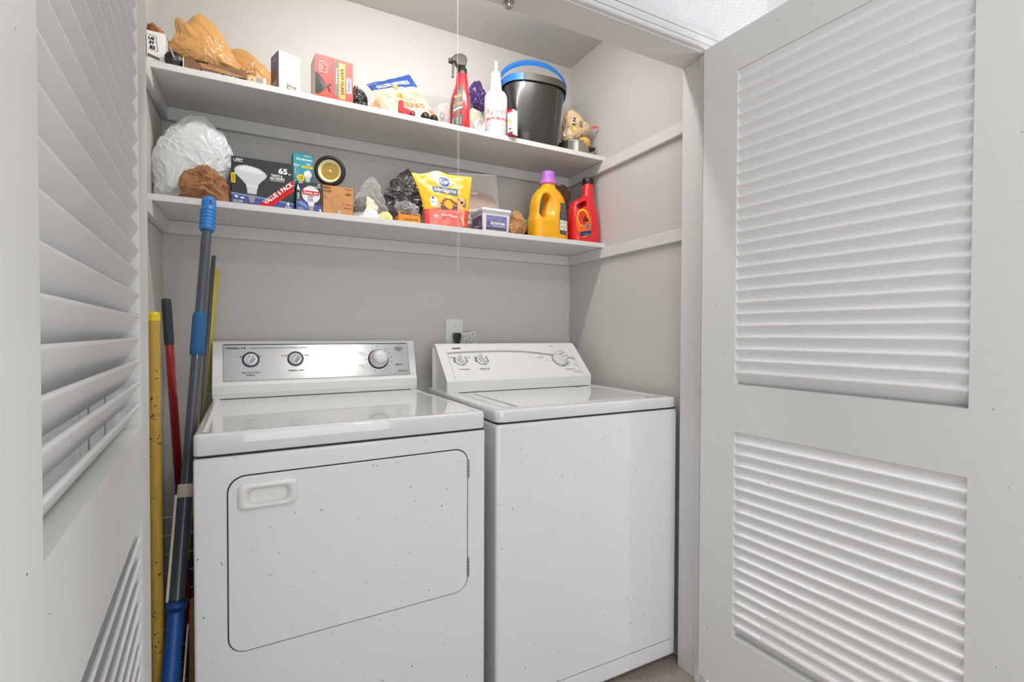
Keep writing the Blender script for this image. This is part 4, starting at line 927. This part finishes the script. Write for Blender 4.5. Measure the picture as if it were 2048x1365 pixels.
F.text('6', .1520, .0175, .012, M_ywhite, bold=.04).text('Bulbs', .1520, .0078, .0045, M_ywhite, w=.016).ell(.029, .0205, .006, .0025, M_ywhite).poly([(.007, .025), (.013, .026), (.019, .024), (.014, .018)], M_ywhite).text('LIGHT BULBS', .018, .0115, .0032, M_ywhite, w=.024).text('REFLECTOR', .018, .007, .0028, M_ywhite, w=.024)
F.build('front_print', o)
# teal bulb box
MTE = mat('carton_teal', '1f97a6', .4)
o, F, L_ = carton('teal_bulb_box', (.0815, 1.740, ZL), .060, .055, .216, math.radians(4), MTE, 'tall teal box of an LED bulb standing behind the flood bulb box')
F.text('THREE PK', .043, .2080, .0042, M_ywhite, w=.022).text('EcoSmart', .034, .1955, .0075, M_ywhite, w=.048, bold=.02).text('LED', .046, .181, .0060, M_ywhite).rect(.025, .167, .060, .1745, M_yel).text('DAYLIGHT', .043, .1708, .0036, M_dark, w=.022).text('SOFT', .047, .161, .003, M_ywhite)
F.text('60w', .0095, .174, .008, M_ywhite).lines(.003, .016, .164, .169, 1, M_ywhite).text('E', .006, .158, .006, M_ywhite).lines(.003, .016, .142, .153, 3, M_ywhite, .0007)
F.ell(.044, .147, .0125, .0130, M_ywhite).poly([(.036, .140), (.052, .140), (.050, .120), (.039, .120)], MBW2).ell(.022, .133, .0125, .0115, M_yel).text('12', .022, .134, .009, M_dark).lines(.004, .016, .118, .123, 2, M_ywhite, .0008)
F.build('front_print', o)
# globe bulb box
o, F, L_ = carton('globe_bulb_box', (.0838, 1.638, ZL), .0765, .08, .0925, 0, mat('carton_black', '2b2a2d', .4), 'small black and blue box of globe bulbs between flood box and kraft box')
F.poly([(0, 0), (.0765, 0), (.0765, .022), (.05, .026), (0, .040)], MBB).poly([(.0, .040), (.028, .022), (.036, .010), (.030, .012), (0, .028)], mat('band_light', '7c90c8', .4))
F.ell(.043, .054, .0265, .0265, MBW2).poly([(.033, .032), (.053, .032), (.051, .018), (.036, .018)], MBW2).poly([(.036, .019), (.051, .019), (.050, .004), (.038, .004)], M_edge)
for k in range(3): F.line([(.036, .015 - .004 * k), (.051, .014 - .004 * k)], .001, M_groove)
F.rect(.019, .0535, .067, .0655, M_red).text('Double Life', .043, .0595, .0070, M_ywhite, w=.040, bold=.02).text('LONG', .042, .0490, .0045, M_dark).text('lasting', .042, .0435, .0045, M_red).text('BULBS', .042, .0380, .0040, M_dark).lines(.034, .052, .031, .036, 1, M_grey)
F.poly([(.0, .031), (.011, .031), (.011, .060), (0, .058)], M_black).text('CLEAR', .0065, .046, .0070, M_ywhite, rot=PI / 2, w=.022).text('FEIT', .0140, .0880, .0055, M_ywhite, w=.014, shear=.2).text('40', .066, .0865, .006, M_ywhite, bold=.03).text('BATH & VANITY', .054, .0790, .0045, M_ywhite, w=.038)
F.poly([(.003, .066), (.006, .082), (.012, .062)], M_ywhite).lines(.006, .022, .004, .012, 2, M_ywhite).ell(.070, .007, .003, .004, M_ywhite).build('front_print', o)
# kraft 40w box
o, F, L_ = carton('kraft_bulb_box', (.1622, 1.645, ZL), .0935, .07, .0935, 0, M_cardk, 'plain kraft box of a 40w LED bulb under the round lantern')
F.text('40W', .013, .0855, .0095, M_dark, w=.022, bold=.02).text('REPLACEMENT', .015, .0765, .0035, M_dark, w=.026).text('USES ONLY 5W', .015, .0715, .0035, M_dark, w=.022).text('LED', .0780, .0710, .0075, M_dark, w=.018).text('5000 LUMENS', .078, .0870, .003, M_dark, w=.022)
F.lines(.001, .014, .048, .062, 3, M_dark, .0008)
F.line([(.043 + .0185 * math.cos(math.radians(a)), .042 + .0185 * math.sin(math.radians(a))) for a in range(-38, 219, 8)] , .0006, M_groove)
F.line([(.0575, .0305), (.052, .012), (.034, .012), (.0285, .0305), (.0575, .0305)], .0006, M_groove).rect(.045, .004, .054, .016, M_edge)
F.text('NOT DIMMABLE', .0740, .0365, .0040, M_red, w=.028).text('MADE IN US', .078, .0245, .0034, M_dark, w=.024).build('front_print', o)
# lantern
o = empty('round_lantern', (.1890, 1.686, 1.6045 + .0565), 0, 'round black-rimmed lantern with a gold reflector on top of the kraft box', 'lantern')
o.rotation_euler = (math.radians(6), 0, math.radians(-16))
MXm = Matrix.Rotation(PI / 2, 3, 'X')
MB().lathe([(.001, -.055), (.030, -.055), (.036, -.030), (.042, -.012), (.043, .0)], n=44, M=MXm).build('lantern_body', mat('body_yellow', 'b99a35', .4), o)
pr = [(.0430, -.012), (.0475, -.008), (.0485, .0), (.0475, .008), (.0430, .012), (.0365, .010), (.0360, .004)]
MB().lathe(pr, n=60, M=MXm, cap=False).build('bezel', mat('rubber_black', '231f1b', .45), o); q = MB()
for i in range(44):
    a = 2 * PI * i / 44; q.tube([(.0480 * math.cos(a), .006, .0480 * math.sin(a)), (.0482 * math.cos(a), -.006, .0482 * math.sin(a))], .0013, 5)
q.build('bezel_ribs', mat('rubber_black', '231f1b', .45), o)
MG = mat('gold_reflector', 'fff4c6', .35, metal=.0, bump=.9, bscale=60)
MB().lathe([(.0365, .006), (.034, .004), (.026, -.001), (.016, -.005), (.007, -.008)], n=44, M=MXm, cap=False).build('reflector', MG, o)
MB().lathe([(.007, -.008), (.006, -.002), (.004, .002), (.001, .003)], n=16, M=MXm).build('lamp_bulb', mat('bulb_warm', 'f1e2b0', .2), o)
MB().lathe([(.0365, .0072), (.02, .0088), (.001, .0092)], n=40, M=MXm, cap=False).build('lens', film('lens_film', 'fff6dc', .03, .05), o)
MB().box((-.022, .0, -.0560), (.022, .050, -.040)).build('lantern_foot', mat('body_yellow2', 'd6b63c', .4), o, bevel=.003, seg=2, weld=True)
# clear bag with scraps
o = empty('clear_scrap_bag', (0, 0, 0), 0, 'clear plastic bag of cream scraps right of the kraft box', 'bag')
c = (.325, 1.705, 1.572); crumple('bag_film', c, ol(c, [(.262, 1.52), (.265, 1.57), (.285, 1.610), (.298, 1.640), (.322, 1.662), (.342, 1.655), (.358, 1.615), (.372, 1.575), (.388, 1.54), (.392, 1.512), (.34, 1.5115), (.27, 1.5115)]), .042, M_clear, o, rough=.22, freq=2.6, seed=90, nt=100, npf=50, flat=-.059)
for k, (c, dp_, pts) in enumerate((((.300, 1.680, 1.548), .022, [(.268, 1.535), (.285, 1.562), (.31, 1.590), (.335, 1.570), (.338, 1.54), (.3, 1.528)]), ((.305, 1.668, 1.528), .022, [(.262, 1.518), (.27, 1.536), (.31, 1.540), (.345, 1.530), (.345, 1.513), (.27, 1.5115)]), ((.362, 1.664, 1.523), .018, [(.335, 1.516), (.345, 1.532), (.37, 1.542), (.384, 1.53), (.388, 1.5115), (.345, 1.5115)]))):
    crumple('paper_scrap', c, ol(c, pts), dp_, (M_cream, M_ywhite, mat('pale_yellow', 'ecdf9b', .6))[k], o, rough=.3, freq=3, seed=95 + k, nt=50, npf=26, flat=-(c[2] - 1.5115))
o = cb('net_packet', (.279, 1.652, 1.548), .014, [(.258, 1.53), (.262, 1.555), (.280, 1.578), (.300, 1.582), (.296, 1.56), (.276, 1.533)], mat('dark_net', '3a3533', .5, specks=(160, .45, 'b8b2a8', .8)), 'small dark netted packet at the corner of the kraft box', 'packet', rough=.2, seed=99, nt=50, npf=26)
# dark grey bag and orange box
o, F, L_ = carton('orange_box', (.4045, 1.640, ZL), .076, .07, .028, 0, mat('carton_orange2', 'e08a22', .45), 'low orange box under the grey crumpled bag')
F.text('MAX STRENGTH', .040, .012, .0062, mat('print_brown3', '6b3a12', .5), rot=PI, w=.050, bold=.02); F.build('front_print', o)
for x in (.001, .070): MB().box((x, .001, .027), (x + .005, .012, .036)).build('box_flap', mat('carton_orange2', 'e08a22', .45), o)
cb('grey_crumpled_bag', (.452, 1.780, 1.636), .050, [(.385, 1.575), (.395, 1.61), (.377, 1.632), (.388, 1.640), (.400, 1.665), (.420, 1.700), (.445, 1.722), (.480, 1.728), (.515, 1.71), (.525, 1.65), (.52, 1.58), (.50, 1.5115), (.45, 1.5115), (.405, 1.5115)], M_greybag, 'dark grey crumpled plastic bag behind the yellow dog treat pouch', 'bag', rough=.34, freq=2.8, ridge=1.1, seed=101, nt=150, npf=70, flat=-.117)
cb('pale_grey_wad', (.440, 1.675, 1.563), .020, [(.405, 1.548), (.405, 1.58), (.425, 1.592), (.455, 1.582), (.482, 1.572), (.478, 1.548), (.44, 1.545)], mat('pale_grey_film', '8b8986', .3, coat=.4), 'pale grey plastic wad lying on the orange box', 'bag', rough=.4, freq=3, seed=107, nt=70, npf=36)
# dog treat pouch
M_py = mat('pouch_yellow', 'edb922', .3, coat=.4); M_pr = mat('pouch_red', 'e8463a', .3, coat=.4); M_ps = mat('pouch_salmon', 'f0776a', .3, coat=.4)
def mf(u, v):
    if v < .30 + .03 * u: return 1 if (u < .10 or u > .90) else 2
    return 0
def eg(u, v): return Vector((0, 0, (.012 * math.exp(-((u - .42) / .16) ** 2) - .004 * math.exp(-((u - .15) / .1) ** 2)) * max(0, v - .8) / .2)) + Vector((.012 * math.sin(PI * v) * (1 if u < .5 else 0) * (1 - 2 * u if u < .5 else 0), 0, 0))
o, S_ = pouch('dental_treat_pouch', [(.4985, 1.648, ZL + .001), (.6555, 1.642, ZL + .001), (.684, 1.668, 1.7120), (.4555, 1.672, 1.6950)], .020, M_py, 'yellow and red pouch of dog dental sticks standing on the lower shelf', 'pouch', cr=.0035, mfn=mf, mats=[M_py, M_pr, M_ps], seed=9, edge=eg, nu=90, nv=110)
g = Print(S_); MLB = mat('logo_blue2', '1f4f9c', .4); MNB = mat('banner_navy', '2b3f66', .4)
g.ell(.50, .84, .15, .10, mat('pale_glow', 'f6e9b0', .4)); g.ell(.51, .83, .095, .085, MLB); g.text('Pedigree', .51, .835, .070, M_ywhite, rot=-.08, w=.40, bold=.03)
g.poly([(.27, .745), (.745, .715), (.745, .575), (.27, .625)], MNB).poly([(.42, .738), (.62, .724), (.60, .700), (.48, .700)], mat('banner_light', '3d78ba', .4)).text('DENTASTIX', .510, .665, .062, M_ywhite, rot=-.10, w=.42, bold=.02)
g.poly([(.16, .34), (.16, .50), (.23, .55), (.31, .50), (.33, .34)], M_ywhite).poly([(.20, .53), (.25, .54), (.25, .50), (.235, .48), (.215, .49), (.205, .485)], MLB).text('DAILY', .235, .455, .022, MNB, w=.10).text('ORAL CARE', .235, .425, .022, MNB, w=.12)
g.poly([(.30, .34), (.30, .40), (.33, .37)], M_tan)
g.poly([(.36, .33), (.37, .42), (.74, .44), (.74, .33), (.70, .31), (.40, .29)], mat('stick_brown', '6d4127', .5)).poly([(.40, .40), (.42, .47), (.50, .52), (.60, .50), (.70, .44), (.70, .415)], mat('beef_red', 'a23b2f', .5))
for k in range(5): g.line([(.44 + .05 * k, .42), (.47 + .05 * k, .49 - .012 * k)], .006, mat('beef_pink', 'cf6a58', .5))
g.poly([(.37, .385), (.72, .40), (.72, .375), (.37, .36)], mat('stick_light', 'a8754e', .5))
g.poly([(.28, .30), (.34, .32), (.37, .28), (.36, .36), (.40, .38), (.34, .39), (.31, .43), (.31, .37), (.26, .35)], mat('dog_tan', 'dcae77', .5))
MD = mat('dog_tan', 'dcae77', .5); MDB = mat('dog_brown', '8a6a45', .5)
g.poly([(.72, .30), (.76, .22), (.82, .10), (.86, .03), (.91, .03), (.90, .12), (.86, .30), (.84, .38), (.74, .42)], MD).ell(.80, .47, .085, .075, MD).poly([(.80, .53), (.90, .53), (.91, .42), (.88, .36), (.85, .44)], MDB).poly([(.72, .52), (.76, .54), (.75, .48)], MDB).ell(.815, .455, .028, .022, M_dark).ell(.775, .49, .010, .010, M_dark)
g.text('60', .235, .165, .050, M_ywhite, w=.10, bold=.03).text('sticks', .24, .125, .016, M_ywhite, w=.08).text('Beef Flavor', .545, .185, .042, M_ywhite, rot=-.05, w=.36, bold=.02)
for k in range(3): g.line([(.17, .30 - .02 * k + .02), (.30, .30 - .02 * k + .02)], .006, M_hor)
g.build('pouch_print', o)
# zipper bag
o, S_ = pouch('zipper_bag', [(.682, 1.802, ZL + .002), (.878, 1.802, ZL + .002), (.847, 1.802, 1.783), (.638, 1.802, 1.762)], .016, M_cloudy, 'clear zipper bag with a handwritten card behind the dog treat pouch', 'bag', cr=.006, seed=14, nu=40, nv=50)
g = Print(S_); 
MB().tube([S_(u, .985, .0008) for u in [i / 12 for i in range(13)]], .0032, 8).build('zip_strip', mat('zip_white', 'e9e8ef', .3, coat=.3), o)
g.poly([(.05, .42), (.68, .47), (.76, .27), (.05, .20)], mat('note_card', 'e6dfda', .6)).text('Task', .30, .395, .050, M_dark, rot=.05, w=.20, bold=0, shear=.2).text('Sunny 11', .42, .285, .055, M_dark, rot=.04, w=.42, bold=0, shear=.3).text('aramic', .36, .690, .045, M_ywhite, rot=.06, w=.36, bold=.02, shear=.3)
g.build('note_card', o)
cb('brown_bag_contents', (.775, 1.803, 1.60), .004, [(.71, 1.54), (.71, 1.69), (.82, 1.695), (.83, 1.54)], M_kraft, None, None, rough=.05, nt=30, npf=10)
x_ = [q for q in C.objects if q.name == 'brown_bag_contents'][0]; x_.parent = o; x_.name = 'paper_insert'
# tubs
def tub(loc, rz, w, d, h, label, lm, txt):
    o = empty('plastic_tub', loc, rz, label, 'tub'); M1 = mat('tub_white', 'dcdce0', .3, sss=.1)
    MB().rings([[(x * k, y, z) for x, y in [(p[0], p[1] * 1) for p in rrect(-w / 2 * kk, -d / 2 * kk, w / 2 * kk, d / 2 * kk, .006)]] for k, kk, z in ((1, .86, 0), (1, .88, .003), (1, .96, h - .012))]).build('tub_body', M1, o)
    MB().rings([[(x, y, z) for x, y in rrect(-w / 2 * kk, -d / 2 * kk, w / 2 * kk, d / 2 * kk, .008)] for kk, z in ((.97, h - .014), (1.03, h - .013), (1.03, h - .004), (1.0, h), (.93, h), (.91, h - .002))]).build('tub_lid', M1, o)
    sl = (.08 * d / 2) / (h - .015)
    g = Print(lambda x, z, l: (x, -d / 2 * .885 - sl * z - .0006 - l, z)); g.rect(-w * .35, .010, w * .35, h * .70, lm)
    g.l = 2
    return o, g
M_lv = mat('lavender_label', '7d78a8', .4, var=.5, vscale=60); M_pk = mat('plum_label', '5c4560', .4, var=.5, vscale=60); M_dkl = mat('label_dark', '2e2c40', .4)
o, g = tub((.777, 1.703, ZL), 0, .122, .120, .090, 'lidded white tub with lavender and plum labels right of the dog treat pouch', M_lv, '')
for k in range(7): g.poly([(-.034 + .011 * k, .030), (-.029 + .011 * k, .056 - .004 * (k % 3)), (-.024 + .011 * k, .030)], mat('leaf_green', '7fa07f', .5) if k % 2 else M_lv)
g.rect(-.042, .010, .042, .018, M_dkl).text('NOTATNIA', .004, .0345, .0095, M_ywhite, w=.062, bold=.03).text('FRESH LAVENDER', .01, .0255, .0035, M_ywhite, w=.05).lines(-.038, .036, .0105, .0155, 1, M_ywhite, .0007).ell(-.033, .034, .007, .006, mat('violet', '7d4a94', .4)); g.build('tub_label', o)
g = Print(plane((-.0565, .052, 0), (0, -1, 0), (-.04, 0, 1))); g.fn = (lambda x, y, l: (-.061 * .885 - .046 * y - .0008 - l, .052 - x, y)); g.rect(.006, .008, .098, .064, M_pk); g.l = 3
g.text('AROM', .040, .026, .016, M_ywhite, w=.048).line([(.015, .016), (.06, .015)], .0014, M_ywhite); g.poly([(.062, .012), (.066, .060), (.074, .060), (.072, .012)], mat('violet', '7d4a94', .4)).text('b', .084, .034, .030, mat('pink_print', 'c98ab5', .4)); g.build('tub_side_label', o)
cb('kraft_paper_bag', (.876, 1.668, 1.548), .036, [(.845, 1.5115), (.845, 1.575), (.855, 1.598), (.875, 1.600), (.898, 1.585), (.912, 1.556), (.906, 1.53), (.890, 1.5115), (.86, 1.5115)], M_kraft, 'crumpled kraft paper bag between the lavender tub and yellow jug', 'bag', rough=.32, freq=2.8, seed=111, nt=110, npf=54, flat=-.0362)
o = empty('green_bottle', (1.020, 1.792, ZL), 0, 'green rounded bottle mostly hidden behind the yellow jug', 'bottle')
MB().lathe([(.040, 0), (.0455, .005), (.0465, .06), (.044, .085), (.034, .104), (.018, .116), (.016, .122), (.001, .122)], n=36).build('bottle_body', mat('green_plastic', '18a536', .35, coat=.2), o)
cb('dark_green_wad', (.930, 1.780, 1.550), .028, [(.905, 1.5115), (.915, 1.58), (.940, 1.615), (.962, 1.60), (.955, 1.5115)], mat('dark_green_film', '16281c', .35), 'dark crumpled wrapper behind the green bottle', 'wrapper', rough=.3, seed=114, nt=60, npf=30, flat=-.038)
# yellow detergent jug (implicit surface with a through handle)
def interp(z, tab):
    xs = [t[0] for t in tab]; return np.interp(z, xs, [t[1] for t in tab])
def se(X, Y, hw, hd, n): 
    return ((np.abs(X) / hw) ** n + (np.abs(Y) / hd) ** n) ** (1 / n) - 1
def smax(a, b, k): h = np.clip(.5 - .5 * (b - a) / k, 0, 1); return b * (1 - h) + a * h + k * h * (1 - h)
def jug_y(X, Y, Z):
    l = interp(Z, [(0, .082), (.02, .085), (.07, .086), (.10, .079), (.14, .077), (.17, .070), (.19, .058), (.205, .044), (.214, .031), (.232, .029)])
    r = interp(Z, [(0, .082), (.02, .084), (.08, .083), (.12, .079), (.16, .074), (.185, .064), (.20, .050), (.212, .032), (.232, .029)])
    cx = (r - l) / 2; hw = (l + r) / 2; hd = interp(Z, [(0, .045), (.02, .047), (.10, .047), (.17, .042), (.20, .034), (.214, .029), (.232, .029)])
    nn = interp(Z, [(0, 4.), (.15, 3.2), (.20, 2.3), (.215, 2), (.24, 2)])
    f = se(X - cx, Y, hw, hd, nn) * .040
    f = smax(f, -Z, .006); f = smax(f, Z - .232, .004)
    # handle hole (slanted capsule through the depth) and the dished flank
    ax, az, bx_, bz = -.046, .098, -.030, .160
    t = np.clip(((X - ax) * (bx_ - ax) + (Z - az) * (bz - az)) / ((bx_ - ax) ** 2 + (bz - az) ** 2), 0, 1)
    d = np.sqrt((X - ax - t * (bx_ - ax)) ** 2 + (Z - az - t * (bz - az)) ** 2)
    hole = d - .0185
    f = smax(f, -hole, .010)
    for sg in (-1, 1):
        dish = (np.sqrt(((X + .030) / .042) ** 2 + ((Z - .132) / .055) ** 2 + ((Y - sg * .056) / .034) ** 2) - 1) * .034
        f = smax(f, -dish, .010)
    return f
o = empty('yellow_detergent_jug', (1.026, 1.684, ZL), math.radians(6), 'yellow laundry detergent jug with a purple cap on the lower shelf', 'detergent jug')
sdfmesh('jug_body', jug_y, (-.095, -.056, -.006), (.095, .056, .24), 120, mat('jug_yellow', 'f0ab12', .33, sss=.05, coat=.15), o)
MPC = mat('cap_purple', 'b06bc4', .35, sss=.1)
MB().lathe([(.0345, .226), (.0355, .230), (.0345, .238), (.0300, .243), (.0300, .245)], n=40).build('cap_ring', mat('cap_pink', 'c76cc6', .35, sss=.1), o)
pr = []; n_ = 60
rings = []
for z, r in ((.243, .0295), (.266, .0285), (.2745, .0275), (.2765, .0255)):
    rings.append([((r + (.0006 if i % 3 == 0 else 0)) * math.cos(2 * PI * i / n_), (r + (.0006 if i % 3 == 0 else 0)) * math.sin(2 * PI * i / n_), z) for i in range(n_)])
MB().rings(rings).build('cap', MPC, o)
def jy(x, z, l):
    l_ = float(interp(z, [(0, .082), (.02, .085), (.07, .086), (.10, .079), (.14, .077), (.17, .070)])); r_ = float(interp(z, [(0, .082), (.02, .084), (.08, .083), (.12, .079), (.16, .074)]))
    hd_ = float(interp(z, [(0, .045), (.02, .047), (.10, .047), (.17, .042)])); n_e = float(interp(z, [(0, 4.), (.15, 3.2)]))
    xx = min(.985, abs(x - (r_ - l_) / 2) / ((l_ + r_) / 2)); return (x, -hd_ * (1 - xx ** n_e) ** (1 / n_e) - .0008 - l * 2, z)
g = Print(jy); M_jn = mat('label_slate', '3d4258', .4)
g.l = 1
def seg(pts, m):
    mb = MB(); g.l += 1; l = g.l
    # split into horizontal strips so that it follows the jug
    zs = sorted(set(p[1] for p in pts)); return
def strip(zx, m, n=14):
    """zx: list of (z, x0, x1)"""
    g.l += 1; l = g.l * .00012; zz = [a[0] for a in zx]
    z0, z1 = zz[0], zz[-1]
    g.mb.grid(lambda u, v: g.fn(np.interp(z0 + (z1 - z0) * v, zz, [a[1] for a in zx]) * (1 - u) + np.interp(z0 + (z1 - z0) * v, zz, [a[2] for a in zx]) * u, z0 + (z1 - z0) * v, l), 6, n, g.mi(m), False)
strip([(.022, .026, .064), (.026, .024, .067), (.10, .023, .068), (.125, .030, .068), (.150, .030, .066)], M_jn)
strip([(.038, .025, .066), (.078, .025, .067)], mat('label_white', 'e5e9d8', .4)); strip([(.078, .025, .067), (.083, .025, .067)], mat('print_green2', '2f7a4a', .4))
g.lines(.033, .065, .088, .146, 9, M_edge, .0012)
for k, (x, z) in enumerate(((.032, .068), (.045, .070), (.058, .068), (.032, .052), (.045, .053), (.058, .050), (.045, .043))): g.ell(x, z, .003, .003, (M_grey, mat('print_green2', '2f7a4a', .4))[k == 6])
g.ell(.061, .029, .004, .004, M_edge).lines(.030, .054, .025, .034, 2, M_edge, .0008)
g.text('- fresh scent', .044, .158, .0038, mat('amber_ink', 'b57c10', .5), w=.032)
g.build('jug_label', o)
# red detergent jug
def jug_r(X, Y, Z):
    l = interp(Z, [(0, .068), (.02, .072), (.10, .072), (.14, .070), (.17, .060), (.185, .040), (.195, .012), (.21, .004), (.262, -.002)])
    r = interp(Z, [(0, .068), (.015, .070), (.06, .069), (.12, .064), (.16, .056), (.19, .051), (.22, .047), (.262, .043)])
    cx = (r - l) / 2; hw = (l + r) / 2; hd = interp(Z, [(0, .040), (.02, .043), (.10, .042), (.16, .034), (.20, .024), (.262, .0215)])
    nn = interp(Z, [(0, 3.6), (.15, 3.), (.2, 2.2), (.26, 2)])
    f = se(X - cx, Y, hw, hd, nn) * .036
    f = smax(f, -Z, .006); f = smax(f, Z - .258, .003)
    ax, az, bx_, bz = -.042, .148, -.012, .166
    t = np.clip(((X - ax) * (bx_ - ax) + (Z - az) * (bz - az)) / ((bx_ - ax) ** 2 + (bz - az) ** 2), 0, 1)
    d = np.sqrt((X - ax - t * (bx_ - ax)) ** 2 + (Z - az - t * (bz - az)) ** 2)
    return smax(f, -(d - .0095), .010)
o = empty('red_detergent_jug', (1.2015, 1.682, ZL), math.radians(2), 'red laundry detergent jug with an orange label against the right wall', 'detergent jug')
sdfmesh('jug_body', jug_r, (-.085, -.055, -.006), (.085, .055, .27), 120, mat('jug_red', 'e0262c', .3, sss=.05, coat=.2), o)
MB().lathe([(.0235, .254), (.0245, .256), (.0245, .276), (.0225, .279), (.001, .279)], (.0225, 0, 0), 36).build('cap', M_black, o)
g = Print(lambda x, z, l: (x, -.0432 - l * 2 + .0012 * (max(0, z - .09) / .05) ** 2 * 2 + .0006 * (abs(x) / .04) ** 4, z)); MO = mat('label_orange', 'ee6a22', .4)
def disc(cx, cz, rx, rz, m):
    g.l += 1; l = g.l * .00012
    g.mb.grid(lambda u, v: g.fn(cx + rx * math.sqrt(max(0, 1 - (2 * v - 1) ** 2)) * (2 * u - 1), cz + rz * (2 * v - 1), l), 8, 16, g.mi(m), False)
disc(-.030, .078, .038, .062, MO); disc(-.036, .100, .028, .036, M_yel); disc(-.036, .098, .024, .031, mat('ring_red', 'd9341f', .4))
g.text('de', -.022, .096, .026, M_dark, rot=.12, w=.026, bold=.03).poly([(-.05, .040), (.006, .052), (.006, .030), (-.05, .022)], MNB).ell(-.012, .068, .011, .011, MNB).ell(-.012, .068, .0085, .0085, M_edge).ell(-.012, .068, .005, .005, MNB).text('4x', -.02, .026, .006, M_yel).lines(-.03, .002, .030, .036, 1, M_ywhite, .001)
g.build('jug_label', o)
cb('brown_paper_bag', (1.162, 1.800, 1.66), .026, [(1.13, 1.5115), (1.12, 1.70), (1.135, 1.765), (1.16, 1.788), (1.195, 1.778), (1.215, 1.752), (1.205, 1.728), (1.19, 1.70), (1.19, 1.5115)], mat('dark_kraft', '6e5238', .7, var=.5, vscale=30), 'dark brown paper bag tucked behind the yellow jug', 'bag', rough=.25, freq=3, seed=121, nt=110, npf=44, flat=-.148)
